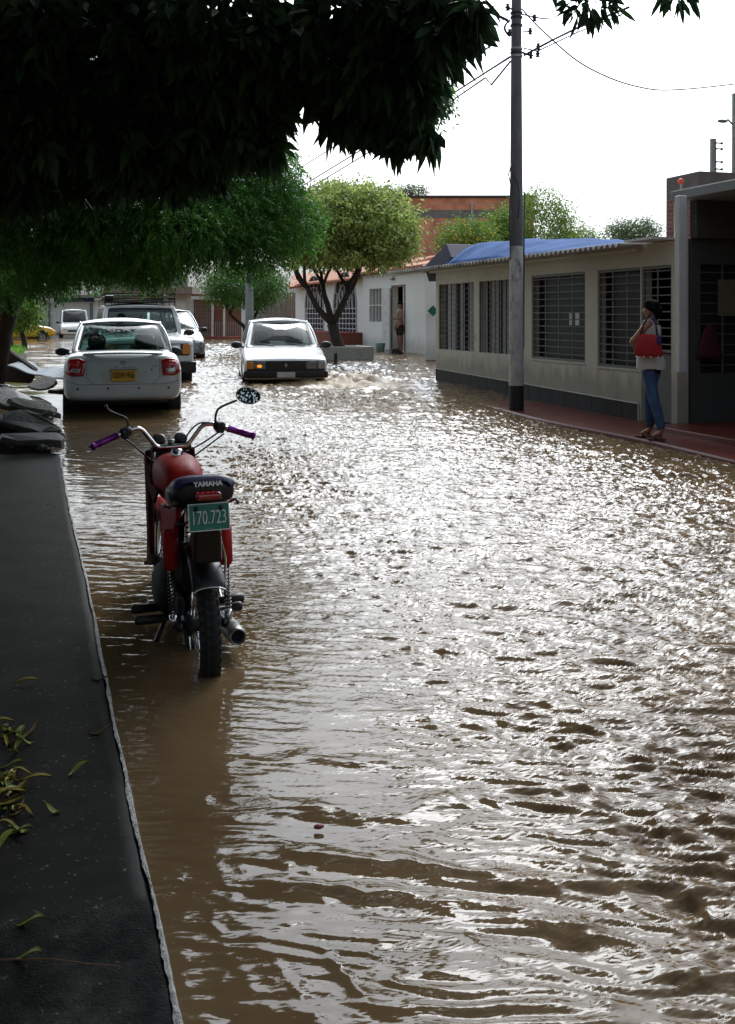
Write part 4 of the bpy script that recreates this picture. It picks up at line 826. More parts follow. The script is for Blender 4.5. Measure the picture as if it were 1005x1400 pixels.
# ------------------------------------------------------------------ motorcycle (y forward, z up, origin on the road under the rear axle)
def motorcycle():
    root = empty('motorcycle', (.712, 4.70, -.14), 0, 'red motorcycle with purple grips and green plate standing in the flood by the kerb', 'motorcycle')
    root.rotation_euler = (0, R(-1.6), R(0))
    redp = mat('red_bike_paint', (.36,.006,.006), .5, 0, var=.15, vs=5, coat=0, spec=.25, dirt=((.04,.006,.005), 7, .66))
    blk = mat('black_enamel', (.005,.005,.006), .35, var=.2, vs=8, coat=.15)
    eng = mat('dark_engine_metal', (.009,.009,.010), .7, .2, var=.4, vs=12)
    RY = Matrix.Rotation(PI/2, 4, 'Y')
    def bwheel(y, r, tw):
        wp = part('wheel', (0, y, r), root); t = MB()
        t.lathe([(r-.075,-tw*.30), (r-.05,-tw*.48), (r-.025,-tw*.5), (r-.008,-tw*.36), (r-.001,-tw*.18), (r,0), (r-.001,tw*.18), (r-.008,tw*.36), (r-.025,tw*.5), (r-.05,tw*.48), (r-.075,tw*.30)], 64, RY, True)
        t.build('tyre', M_rubber, wp, smooth=True)
        tr = MB(); nb = 46
        for k in range(nb):
            q = 2*PI*k/nb
            for j, (x, dq) in enumerate(((-tw*.36, .5), (-tw*.13, 0), (tw*.13, .5), (tw*.36, 0))):
                a = q+dq*2*PI/nb; rr = r-.001 if abs(x) < tw*.2 else r-.012
                c = Vector((x, math.cos(a)*rr, math.sin(a)*rr)); Rm = Matrix.Rotation(a, 3, 'X')
                tr.box(c+Vector((-tw*.085,-.005,-.011)), c+Vector((tw*.085,.005,.011)), Rm, c)
        tr.build('tread_blocks', M_rubber, wp)
        h = MB(); h.lathe([(r-.082,-tw*.33), (r-.070,-tw*.36), (r-.070,-tw*.30), (r-.088,-tw*.14), (r-.088,tw*.14), (r-.070,tw*.30), (r-.070,tw*.36), (r-.082,tw*.33), (r-.096,0)], 56, RY, True); h.build('rim', M_chrome, wp, smooth=True)
        h = MB(); h.lathe([(0,-.07), (.035,-.07), (.05,-.05), (.03,-.03), (.03,.03), (.06,.05), (.06,.075), (0,.075)], 24, RY); h.tube([(-.12,0,0), (.12,0,0)], .010, 8); h.build('hub', eng, wp, smooth=True)
        sp = MB()
        for k in range(36):
            q = 2*PI*k/36; s = 1 if k % 2 else -1; q2 = q+(.35 if (k//2) % 2 else -.35)
            sp.tube([(s*.042, .038*math.cos(q2), .038*math.sin(q2)), (s*.008, (r-.09)*math.cos(q), (r-.09)*math.sin(q))], .0022, 4, False)
        sp.build('spokes', M_chrome, wp)
    bwheel(0, .292, .088); bwheel(1.22, .300, .075)
    # front fork, front mudguard, headlamp
    f = MB()
    for s in (-1, 1): f.tube([(s*.085, 1.22, .30), (s*.085, 1.10, .58), (s*.085, .985, .93)], [.024, .024, .016], 10)
    f.build('fork', M_steel, root, smooth=True)
    g = MB(); rg = []
    for i in range(13): q = R(30+i*10); rg.append([Vector((.055*math.sin(t), 1.22+(.325+.02*math.cos(t))*math.cos(q), .30+(.325+.02*math.cos(t))*math.sin(q))) for t in [(-PI/2+PI*k/6) for k in range(7)]])
    g.loft(rg, caps=False, closed=False); g.build('front_mudguard', redp, root, smooth=True, solid=.004)
    g = MB(); g.lathe([(.0,-.10), (.06,-.09), (.085,-.03), (.09,.03), (.08,.04), (0,.05)], 24, Matrix.Translation((0,1.08,.86))@Matrix.Rotation(-PI/2,4,'X')); g.build('headlamp', blk, root, smooth=True)
    # frame
    f = MB()
    f.tube([(0,.93,.88), (0,.70,.78), (0,.30,.74), (0,.0,.72), (0,-.20,.74)], .022, 8); f.tube([(0,.95,.80), (0,.86,.45), (0,.72,.26), (0,.40,.24), (0,.25,.30)], .02, 8)
    for s in (-1, 1): f.tube([(s*.06,.25,.30), (s*.09,.0,.295)], .017, 8); f.tube([(s*.03,.30,.72), (s*.06,.25,.30)], .016, 8); f.tube([(s*.03,.32,.72), (s*.10,.05,.72), (s*.09,-.18,.76)], .013, 8)
    f.build('frame', blk, root, smooth=True)
    # engine, crank cases, cylinder fins, exhaust header
    e = MB()
    for s, w in ((-1, .15), (1, .15)):
        rg = [[Vector((s*x, .50+a*math.cos(t)*k, .34+b*math.sin(t)*k)) for t in [2*PI*i/20 for i in range(20)]] for x, k, a, b in ((.02,1,.20,.12), (.10,1,.20,.12), (.13,.9,.19,.11), (.145,.6,.19,.11))]; e.loft(rg)
    e.build('engine', eng, root, smooth=True, merge=True)
    fi = MB()
    for i in range(8): z = .44+i*.024; fi.box((-.085,.52,z), (.085,.68,z+.008), Matrix.Rotation(R(-12),3,'X'), (0,.6,.4))
    fi.build('cylinder_fins', eng, root)
    cb = MB(); cb.tube([(-.03,.44,.60), (-.03,.50,.58)], .03, 10); cb.box((-.10,.20,.42), (.10,.36,.60)); cb.build('air_box', blk, root, bevel=.02)
    x = MB(); x.tube([(.03,.68,.52), (.06,.80,.44), (.09,.78,.30), (.11,.62,.22), (.13,.40,.20)], .019, 10); x.build('exhaust_pipe', eng, root, smooth=True)
    mu = MB(); mu.tube([(.13,.42,.205), (.138,.34,.21), (.142,.30,.215), (.147,-.02,.232), (.147,-.055,.234)], [.02,.036,.040,.041,.036], 22, False)
    MM = Matrix.Translation((.147,-.055,.234))@Matrix.Rotation(PI/2, 4, 'X'); mu.lathe([(.036,0), (.034,.006), (.030,.005), (.027,-.01), (.026,-.12)], 22, MM)
    MB().lathe([(0,-.03), (.0262,-.03), (.0262,-.034), (0,-.034)], 20, MM).build('muffler_bore', M_dark, root)
    mu.build('muffler', mat('stained_muffler', (.30,.29,.28), .35, .8, var=.4, vs=12, dirt=((.05,.04,.03), 8, .55)), root, smooth=True)
    # swing arm, chain guard, shocks
    s_ = MB()
    for s in (-1, 1): s_.tube([(s*.06,.38,.32), (s*.095,0,.292), (s*.095,-.035,.292)], .018, 8)
    s_.build('swing_arm', blk, root, smooth=True)
    c_ = MB(); c_.box((-.095,.02,.33), (-.065,.40,.40)); c_.build('chain_guard', eng, root, bevel=.01)
    for s in (-1, 1):
        sh = part('shock_absorber', (s*.118, 0, 0), root); a = Vector((0, .0, .31)); b = Vector((0, .05, .70)); u_ = b-a
        m = MB(); m.tube([a, a+u_*.62], .007, 12); m.tube([a-u_*.03, a+u_*.08], .017, 12); m.build('rod', M_chrome, sh, smooth=True)
        m = MB(); m.tube([a+u_*(.08+.5*i/90)+Vector((.015*math.cos(i*.9), .015*math.sin(i*.9), 0)) for i in range(91)], .0035, 5); m.build('spring', blk, sh, smooth=True)
        m = MB(); m.tube([a+u_*.56, a+u_*.60, a+u_*.97, a+u_*1.0], [.022,.031,.033,.02], 16); m.build('sleeve', redp, sh, smooth=True)
    # rear mudguard with plate bracket
    g = MB(); rg = []
    for i in range(16):
        q = R(60+i*5.5); rr = .335+.012*max(0,(i-10)/5); hw_ = .062+.006*(i/15)
        rg.append([Vector((hw_*math.sin(t)*1.0, -rr*math.cos(PI-q)*-1 if False else rr*math.cos(q), .292+(rr+.022*math.cos(t)-.022)*math.sin(q)+(.010*math.cos(t)))) for t in [(-PI/2+PI*k/8) for k in range(9)]])
    g.loft(rg, caps=False, closed=False); g.build('rear_mudguard', blk, root, smooth=True, solid=.004)
    g = MB(); g.tube([r_ for r_ in rg[-1]], .004, 6); g.build('mudguard_trim', M_chrome, root, smooth=True)
    g = MB(); g.add([(-.055,-.10,.66), (.055,-.10,.66), (.06,-.245,.60), (-.06,-.245,.60), (-.05,-.16,.80), (.05,-.16,.80), (.055,-.275,.79), (-.055,-.275,.79)], [(0,1,5,4), (1,2,6,5), (2,3,7,6), (3,0,4,7), (4,5,6,7), (3,2,1,0)]); g.build('tail_bracket', blk, root, bevel=.012)
    g = MB(); g.tube([(.045,-.262,.74), (.085,-.16,.60), (.105,-.01,.40)], .006, 8); g.build('stay', M_chrome, root, smooth=True)
    # number plate
    pl = part('number_plate', (0,-.30,.803), root); pl.rotation_euler = (R(-10), 0, 0)
    MB().box((-.083,-.004,-.055), (.083,0,.055)).build('plate_sheet', mat('green_plate', (.015,.20,.13), .45, var=.12, vs=20), pl, bevel=.004)
    m = MB(); y = -.0065
    for a, b in (((-.083,y,-.055),(.083,y+.003,-.051)), ((-.083,y,.051),(.083,y+.003,.055)), ((-.083,y,-.051),(-.079,y+.003,.051)), ((.079,y,-.051),(.083,y+.003,.051))): m.box(a, b)
    m.build('plate_border', M_letw, pl)
    text('lettering', '170.723', .078, M_letw, pl, frameM((0,-.0055,-.004), (1,0,0), (0,0,1)), sx=.58, bold=-.0006)
    text('small_lettering', 'MEDELLIN' if False else '- - -', .016, M_letw, pl, frameM((0,-.0055,-.044), (1,0,0), (0,0,1)))
    m = MB()
    for s in (-1, 1): m.lathe([(0,-.012), (.009,-.011), (.010,0)], 10, Matrix.Translation((s*.05,0,.035))@Matrix.Rotation(PI/2,4,'X')@Matrix.Scale(-1,4,(0,0,1)))
    m.build('plate_bolt', M_blackp, pl, smooth=True)
    # tail lamp
    m = MB(); m.box((-.052,-.325,.872), (.052,-.255,.903)); m.build('tail_lamp', M_redl, root, bevel=.012, seg=4)
    # seat: long padded bench with raised tail, blue top band
    def seat_ring(y, w, z, h, n=20):
        r_ = []
        for k in range(n):
            t = 2*PI*k/n; c, s = math.cos(t), math.sin(t); r_.append(Vector((w*math.copysign(abs(c)**.55, c), y, z+h*math.copysign(abs(s)**.7, s))))
        return r_
    m = MB(); m.loft([seat_ring(*a) for a in ((.47,.05,.80,.02), (.44,.085,.80,.04), (.30,.11,.80,.05), (.10,.122,.825,.055), (-.06,.131,.86,.060), (-.15,.133,.885,.060), (-.195,.126,.888,.054), (-.215,.10,.888,.038))])
    seatm = mat('black_vinyl', (.012,.012,.014), .42, var=.25, vs=9, bump=.12, bs=160); m.build('seat', seatm, root, smooth=True, sub=1)
    m = MB(); rg = []
    for y, w_, z_, h_ in ((-.05,.130,.868,.064), (-.12,.134,.884,.0645), (-.18,.132,.893,.0605), (-.207,.123,.897,.0535), (-.222,.108,.890,.046)):
        rr_ = seat_ring(y, w_*1.012, z_, h_, 40); rg.append([rr_[k] for k in range(1, 20)])
    m.loft(rg, caps=False, closed=False); st = m.build('seat_band', mat('navy_vinyl', (.016,.014,.075), .4, var=.1), root, smooth=True)
    text('lettering', 'YAMAHA', .030, M_letw, st, frameM((.012,-.2245,.924), (1,0,0), (0,.45,1)), ext=.0012, sx=.95, bold=.0012)
    m = MB(); m.box((-.141,-.13,.835), (-.134,-.05,.885)); m.build('seat_patch', mat('grey_tape', (.22,.22,.22), .6), root, bevel=.003)
    m = MB()
    for s in (-1, 1): MB().tube([(s*.135,.02,.80), (s*.158,-.05,.825), (s*.14,-.18,.83)], .006, 8).build('grab_rail', blk, root, smooth=True)
    # side covers and tail panels
    for s in (-1, 1):
        m = MB(); m.prism([(.38,.50), (.44,.74), (.14,.78), (-.12,.82), (-.15,.78), (.0,.68), (.10,.56), (.20,.50)], lambda q: Vector((s*.088,q[0],q[1])), lambda q: Vector((s*.112,q[0],q[1]))); m.build('side_cover', redp, root, bevel=.012, seg=3)
    # tank
    m = MB(); rg = []
    for y, w, z, h in ((.40,.065,.80,.06), (.44,.085,.815,.085), (.52,.108,.825,.102), (.64,.120,.835,.108), (.78,.115,.84,.10), (.88,.085,.84,.08), (.92,.05,.84,.045)):
        r_ = []
        for k in range(24):
            t = 2*PI*k/24; c, s = math.cos(t), math.sin(t); r_.append(Vector((w*math.copysign(abs(c)**.7, c)*(1 if s < .2 else 1-.12*(s-.2)), y, z+h*math.copysign(abs(s)**.75, s))))
        rg.append(r_)
    m.loft(rg); tk = m.build('fuel_tank', redp, root, smooth=True, sub=1)
    m = MB(); m.lathe([(0,.022), (.022,.022), (.028,.012), (.030,-.01)], 20, Matrix.Translation((0,.66,.944))); m.build('filler_cap', M_chrome, tk, smooth=True)
    m = MB(); m.prism([(.45,.80), (.60,.72), (.86,.76), (.90,.88), (.70,.80)], lambda q: Vector((-.126,q[0],q[1])), lambda q: Vector((-.112,q[0],q[1]))); m.build('tank_panel', mat('dark_red_panel', (.06,.003,.004), .7, spec=.1, var=.3, vs=5), root, bevel=.004)
    # leg shields / front side fairing strips
    for s in (-1, 1):
        m = MB(); m.prism([(.84,.42), (.98,.46), (1.02,.90), (.93,.94), (.86,.70)], lambda q: Vector((s*.10,q[0],q[1])), lambda q: Vector((s*.125,q[0],q[1]))); m.build('leg_shield', mat('dark_red_panel', (.07,.006,.008)), root, bevel=.01)
    # instruments and top yoke
    m = MB(); m.box((-.10,.86,.93), (.10,.96,.965)); m.build('top_yoke', blk, root, bevel=.012)
    for s in (-.055, .055):
        m = MB(); m.lathe([(0,.0), (.030,.0), (.034,.02), (.033,.035), (.026,.037), (0,.035)], 24, Matrix.Translation((s,.95,.965))@Matrix.Rotation(R(35),4,'X')); m.build('gauge', blk, root, smooth=True)
    m = MB(); m.lathe([(0,0), (.018,0), (.018,.022), (0,.024)], 14, Matrix.Translation((0,.88,.965))); m.build('ignition_switch', M_steel, root, smooth=True)
    # handlebar group, turned slightly
    hb = part('handlebar', (0,.85,.955), root); hb.rotation_euler = (0, 0, R(2))
    m = MB(); half = [(.03,0,.0), (.075,.0,.005), (.11,-.01,.045), (.15,-.02,.095), (.19,-.035,.105), (.25,-.055,.088), (.40,-.10,.035)]
    def sm(pts, k=4):
        pts = [Vector(p) for p in pts]; out = []
        for i in range(len(pts)-1):
            p0, p1, p2, p3 = pts[max(i-1,0)], pts[i], pts[i+1], pts[min(i+2,len(pts)-1)]
            for j in range(k):
                t = j/k; out.append(.5*((2*p1)+(p2-p0)*t+(2*p0-5*p1+4*p2-p3)*t*t+(3*p1-p0-3*p2+p3)*t**3))
        return out+[pts[-1]]
    bar = [Vector((-x,y,z)) for x, y, z in reversed(half)]+[Vector(p) for p in half]; m.tube(sm(bar), .0112, 12); m.build('bar', M_chrome, hb, smooth=True)
    purp = mat('metallic_purple_grip', (.20,.03,.24), .28, .6, var=.1, vs=20)
    for s in (-1, 1):
        a = Vector((s*.272,-.062,.081)); b = Vector((s*.40,-.10,.036)); m = MB(); d_ = b-a
        pts = [a+d_*t for t in (0,.02,.04,.06,.25,.27,.5,.52,.75,.77,.92,.94,.97,1,1.03)]; m.tube(pts, [.017,.021,.021,.0175,.0175,.0165,.0165,.0175,.0175,.0165,.0165,.021,.021,.019,.012], 16); m.build('grip', purp, hb, smooth=True)
        m = MB(); a2 = Vector((s*.205,-.04,.10)); b2 = Vector((s*.262,-.058,.085)); m.tube([a2, a2.lerp(b2,.2), a2.lerp(b2,.8), b2], [.016,.026,.026,.018], 12); m.box((s*.235-.018,-.075,.06), (s*.235+.018,-.02,.115)); m.build('switch_housing', M_blackp, hb, bevel=.006)
        m = MB(); m.tube(sm([(s*.225,-.02,.085), (s*.25,.015,.075), (s*.33,.01,.05), (s*.405,-.025,.03)], 3), [.007]*9+[.009], 8); m.build('brake_lever' if s > 0 else 'clutch_lever', M_steel, hb, smooth=True)
        mp_ = part('rear_view_mirror', (s*.215,-.035,.11), hb); m = MB()
        if s > 0:
            st_ = sm([(0,0,0), (.005,0,.045), (.03,.01,.075), (.12,.03,.105)], 4); m.tube(st_, .006, 8)
        else:
            st_ = sm([(0,0,0), (-.01,0,.045), (-.035,.01,.06), (-.085,.02,.085), (-.105,.022,.108)], 4); m.tube(st_, .0055, 8); m.ball(st_[-1], .010, 10, 6)
        m.build('stalk', M_blackp, mp_, smooth=True)
        if s > 0:
            M = Matrix.Translation((.180,.035,.125))@Matrix.Rotation(R(12),4,'Y')@Matrix.Rotation(R(78),4,'X')@Matrix.Diagonal((1.28,.86,1,1))
            m = MB(); m.lathe([(0,-.028), (.03,-.025), (.048,-.010), (.052,.004), (.049,.006)], 28, M); m.build('shell', M_blackp, mp_, smooth=True)
            cr = bpy.data.materials.new('crazed_mirror'); cr.use_nodes = True; n = cr.node_tree.nodes; l = cr.node_tree.links; b_ = n['Principled BSDF']; b_.inputs['Metallic'].default_value = .9; b_.inputs['Roughness'].default_value = .1
            tc = n.new('ShaderNodeTexCoord'); vo = n.new('ShaderNodeTexVoronoi'); vo.feature = 'DISTANCE_TO_EDGE'; vo.inputs['Scale'].default_value = 75; l.new(tc.outputs['Object'], vo.inputs['Vector'])
            v2 = n.new('ShaderNodeTexVoronoi'); v2.inputs['Scale'].default_value = 150; l.new(tc.outputs['Object'], v2.inputs['Vector'])
            rp = n.new('ShaderNodeValToRGB'); rp.color_ramp.interpolation = 'CONSTANT'; rp.color_ramp.elements[0].color = (.01,.012,.012,1); rp.color_ramp.elements[1].position = .70; rp.color_ramp.elements[1].color = (.6,.65,.64,1); l.new(v2.outputs['Color'], rp.inputs[0]); l.new(rp.outputs[0], b_.inputs['Base Color'])
            bp_ = n.new('ShaderNodeBump'); bp_.inputs['Strength'].default_value = 1; bp_.inputs['Distance'].default_value = .004; l.new(v2.outputs['Color'], bp_.inputs['Height']); l.new(bp_.outputs[0], b_.inputs['Normal'])
            m = MB(); m.lathe([(0,.0045), (.049,.0045)], 28, M); m.build('mirror_glass', cr, mp_)
    m = MB()
    m.tube(sm([(-.23,-.01,.07), (-.16,.04,.09), (-.10,.05,.05), (-.05,.08,-.02)], 5), .0045, 6); m.tube(sm([(-.24,-.02,.06), (-.19,.03,.02), (-.12,.05,-.05), (-.06,.10,-.10)], 5), .0045, 6)
    m.tube(sm([(.23,-.01,.10), (.15,.04,.105), (.09,.06,.05), (.05,.08,-.04)], 5), .0045, 6); m.tube(sm([(.235,-.02,.06), (.17,.03,.01), (.10,.05,-.03), (.04,.08,-.07)], 5), .0045, 6); m.tube(sm([(.26,-.02,.05), (.17,.02,-.02), (.10,.03,-.07), (.05,.06,-.13)], 5), .0045, 6)
    m.build('cables', M_blackp, hb, smooth=True)
    # pegs, pedals, stands
    for s, y, z, l_ in ((-1,.12,.30,.13), (1,.14,.31,.06), (-1,.42,.27,.12), (1,.42,.27,.12)):
        m = MB(); m.tube([(s*.07,y,z), (s*.13,y,z)], .010, 8); m.tube([(s*.13,y,z), (s*.135,y,z), (s*(.13+l_),y-.02,z+.008), (s*(.14+l_),y-.02,z+.008)], [.012,.019,.021,.016], 10); m.build('foot_peg', M_blackp, root, smooth=True)
    m = MB(); m.tube([(.16,.40,.26), (.175,.52,.25), (.175,.60,.28), (.20,.62,.28)], .008, 8); m.build('brake_pedal', M_steel, root, smooth=True)
    m = MB(); m.tube([(.14,.15,.34), (.155,.20,.50), (.12,.12,.52)], .008, 8); m.build('peg_bracket', blk, root, smooth=True)
    m = MB(); m.tube([(-.15,.50,.26), (-.165,.62,.24), (-.165,.66,.25), (-.20,.66,.25)], .008, 8); m.build('gear_lever', M_steel, root, smooth=True)
    m = MB(); m.tube([(-.09,.38,.26), (-.22,.30,.03), (-.235,.30,.005)], [.012,.011,.016], 8); m.build('side_stand', blk, root, smooth=True)
    return root
motorcycle()

# ------------------------------------------------------------------ people
def stand_woman():
    p = P(890, 601, 12.55)
    # local: x = the way she faces, y = away from the viewer's side, z up
    root = empty('person', (p.x, p.y, wz(p.y)+.004), PI-YAW-R(34), 'woman in a white tank top and blue jeans standing on the red walkway', 'person'); root.scale = (.96,.96,.96)
    # facing +x ; near side (towards the viewer) is her left: after the half turn that is +y
    B = {'pelvis':(0,0,.93,(.10,.12)), 'waist':(.01,0,1.08,(.10,.125)), 'chest':(.015,0,1.27,(.105,.14)), 'upper':(-.005,0,1.37,(.075,.11)), 'neck':(.005,0,1.44,.042), 'jaw':(.03,0,1.495,(.05,.045)), 'head':(.01,0,1.55,(.085,.070)), 'crown':(-.005,0,1.60,(.065,.055)), 'nose':(.105,0,1.528,.013),
         'sl':(-.01,.155,1.365,.048), 'el':(.17,.19,1.14,.037), 'wl':(.215,-.02,1.16,.025), 'sr':(-.01,-.155,1.365,.048), 'er':(.12,-.19,1.13,.037), 'wr':(.19,.01,1.12,.025),
         'hl':(0,.075,.84,.07), 'kl':(-.06,.10,.50,.058), 'al':(-.17,.10,.10,.036), 'tl':(-.05,.10,.035,.028), 'hr':(0,-.075,.84,.07), 'kr':(.055,-.09,.50,.058), 'ar':(.04,-.09,.10,.036), 'tr':(.16,-.09,.035,.028)}
    E = [('pelvis','waist'),('waist','chest'),('chest','upper'),('upper','neck'),('neck','jaw'),('jaw','head'),('head','crown'),('jaw','nose'),('upper','sl'),('sl','el'),('el','wl'),('upper','sr'),('sr','er'),('er','wr'),
         ('pelvis','hl'),('hl','kl'),('kl','al'),('al','tl'),('pelvis','hr'),('hr','kr'),('kr','ar'),('ar','tr')]
    for s, w_ in (('l', (.215,-.02,1.16)), ('r', (.19,.01,1.12))):        # palms and fingers folded over the forearms
        sg = -1 if s == 'l' else 1; a = Vector(w_); pm_ = a+Vector((.0,sg*.06,.0)); B['p'+s] = (*pm_, .024); E.append(('w'+s, 'p'+s))
        for i in range(4):
            f1 = pm_+Vector((.012-.006*i,sg*.04,.022-.014*i)); f2 = f1+Vector((-.022,sg*.03,-.006)); B[f'f{i}{s}'] = (*f1,.009); B[f'g{i}{s}'] = (*f2,.007); E += [('p'+s, f'f{i}{s}'), (f'f{i}{s}', f'g{i}{s}')]
        t = a+Vector((.045,sg*.015,.040)); B['t'+'h'+s] = (*t,.009); E.append(('w'+s, 'th'+s))
    skin('body', B, E, M_skin, root)
    denim = mat('blue_denim', (.035,.075,.17), .85, var=.45, vs=7, bump=.2, bs=90)
    skin('jeans', {'hip':(-.005,0,.86,(.095,.11)), 'hl':(-.005,.075,.78,(.088,.085)), 'kl':(-.06,.10,.50,.072), 'cl':(-.13,.10,.28,.062), 'al':(-.165,.10,.115,.05), 'hr':(.0,-.075,.78,(.088,.085)), 'kr':(.055,-.09,.50,.066), 'cr':(.05,-.09,.28,.062), 'ar':(.04,-.09,.115,.05)},
         [('hip','hl'),('hl','kl'),('kl','cl'),('cl','al'),('hip','hr'),('hr','kr'),('kr','cr'),('cr','ar')], denim, root)
    top = MB(); rg = []; N = 28
    for z, a, b, cx in ((.835,.168,.194,-.005), (.88,.168,.194,0), (.95,.160,.182,.01), (1.05,.135,.155,.02), (1.15,.135,.155,.025), (1.25,.135,.160,.02), (1.32,.122,.155,.005), (1.355,.10,.13,-.005)):
        rg.append([Vector((cx+a*math.cos(t)*(1+.03*math.sin(5*t+z*9)), b*math.sin(t)*(1+.025*math.sin(7*t+z*11)), z+(.008*math.sin(4*t) if z < .9 else 0))) for t in [2*PI*k/N for k in range(N)]])
    top.loft(rg, caps=False)
    for s in (-1, 1): top.tube([(.09,s*.085,1.33), (.05,s*.09,1.405), (-.03,s*.085,1.415), (-.085,s*.06,1.33)], .012, 8)
    top.build('tank_top', mat('white_jersey', (.50,.50,.47), .9, var=.12, vs=8, bump=.2, bs=30), root, smooth=True)
    bk = MB(); bk.tube([(-.095,.07,1.20), (-.075,.045,1.36), (-.03,.06,1.43)], .020, 8); bk.tube([(-.095,-.05,1.20), (-.075,-.04,1.36), (-.03,-.06,1.43)], .020, 8); bk.build('vest_strap', mat('dark_purple_cloth', (.03,.012,.04), .8), root, smooth=True)
    hr = MB(); hr.ball((-.012,0,1.575), (.098,.084,.090), 18, 12); hr.ball((-.085,0,1.535), (.055,.06,.055), 14, 9); hr.tube([(-.05,.0,1.52), (-.06,0,1.46), (-.055,0,1.42)], [.06,.045,.02], 12); hr.ball((-.06,.02,1.60), (.06,.055,.05), 10, 7); hr.ball((.02,.03,1.615), (.055,.05,.045), 10, 7); hr.ball((-.10,-.01,1.50), (.035,.04,.05), 10, 7); hr.build('hair', M_hair, root, smooth=True)
    for (ax, ay, tx) in ((-.17,.10,-.05), (.04,-.09,.16)):
        sd = MB(); N = 16; L_ = tx-ax; cx = (ax+tx)/2+.015
        sd.prism([2*PI*k/N for k in range(N)], lambda t: Vector((cx+.115*math.cos(t), ay+.040*math.sin(t), .0)), lambda t: Vector((cx+.115*math.cos(t), ay+.040*math.sin(t), .022)))
        sd.tube([(tx-.03,ay-.042,.015), (tx-.03,ay,.070), (tx-.03,ay+.042,.015)], .010, 6); sd.tube([(ax+.02,ay-.04,.015), (ax+.02,ay,.105), (ax+.02,ay+.04,.015)], .009, 6); sd.tube([(tx-.03,ay,.068), (ax+.02,ay,.103)], .008, 6)
        sd.build('sandal', mat('brown_leather', (.07,.025,.015), .6), root, smooth=False)
    # shoulder bag: a thing of its own hanging from her near shoulder
    M = Matrix.LocRotScale(root.location, root.rotation_euler, root.scale)
    bag = empty('handbag', M@Vector((-.05,.225,.985)), root.rotation_euler.z, 'bright red shoulder bag hanging at the side of the woman on the walkway', 'bag')
    m = MB(); rg = []
    for z, a, b in ((0,.145,.030), (.02,.168,.050), (.08,.168,.058), (.16,.145,.048), (.235,.11,.028), (.262,.10,.012)):
        rg.append([Vector((a*math.copysign(abs(math.cos(t))**.75, math.cos(t)), b*math.sin(t), z*.98+.010*math.sin(3*t+1)+.006*math.sin(7*t))) for t in [2*PI*k/24 for k in range(24)]])
    m.loft(rg); m.build('pouch', mat('red_bag_cloth', (.33,.015,.02), .9, var=.15, vs=9, bump=.15, bs=40), bag, smooth=True, sub=1)
    m = MB(); m.tube([(-.10,.0,.25), (-.075,-.03,.36), (-.02,-.10,.475), (.01,-.125,.495), (.03,-.10,.47), (.07,-.03,.36), (.09,0,.25)], .011, 8); m.build('handle', mat('dark_purple_cloth', (.03,.012,.04)), bag, smooth=True)
    m = MB(); m.ball((-.135,.03,.19), (.03,.02,.06), 10, 7); m.build('scarf', mat('navy_scarf', (.03,.025,.12), .8), bag, smooth=True)
    m = MB()
    for x in (-.13,-.045,.04,.12): m.ball((x,.045,.0), (.012,.008,.010), 8, 5)
    m.build('studs', M_chrome, bag, smooth=True)
stand_woman()
# ------------------------------------------------------------------ houses further down the street
def fr(name, px, py, d, label, cat='house'):   # a frame square to the view: local x across, y away, z up
    p = P(px, py, d); return empty(name, (p.x, p.y, 0), -YAW, label, cat)
def bx(root, name, m, d0, rects, dep=.1, bevel=0):   # boxes given in picture rows/columns at distance d0 from the eye, local to root
    mb = MB(); W = Matrix.Translation(root.location)@Matrix.Rotation(-YAW, 4, 'Z'); Wi = W.inverted()
    for x0, y0, x1, y1 in rects:
        a = Wi@P(x0, y1, d0); b = Wi@P(x1, y0, d0); mb.box((a.x, a.y, a.z), (b.x, a.y+dep, b.z))
    return mb.build(name, m, root, bevel=bevel)
# white house with arched windows and grey-white side wall along the street (plane X = 11.8)
XH = 11.8
oH = (XH, 38, 0); hW = empty('arched_house', oH, 0, 'long white house with arched grilled windows behind the round-crowned tree', 'house')
ya = onX(597, XH)[1]; yb = onX(404, XH)[1]; ym = onX(498, XH)[1]
hol = []
arches = []
for p0, p1 in ((418, 443), (457, 488)):
    a = onX(p1, XH)[1]; b = onX(p0, XH)[1]; z0 = WX((p0+p1)/2, 456, XH)[1]; z1 = WX((p0+p1)/2, 422, XH)[1]; arches.append((a, b, z0, z1)); hol.append((a, b, z0, z1))
dw = (onX(556, XH)[1], onX(539, XH)[1], .3, 2.45); ww = (onX(524, XH)[1], onX(507, XH)[1], 1.25, 2.45)
mpH = lambda s, t, z: Vector((XH+t, s, z))
wall_holes(MB(), ym, yb, 0, 2.85, hol, mpH, .2).build('wall', M_white, hW, off=oH, merge=True)
wall_holes(MB(), ya, ym-.003, 0, 2.95, [dw, ww], lambda s, t, z: mpH(s, t-.06, z), .2).build('wall', M_white, hW, off=oH, merge=True)
MB().box((XH+.6, ya, 0), (XH+.62, yb, 2.8)).build('inner_wall', M_dark, hW, off=oH)
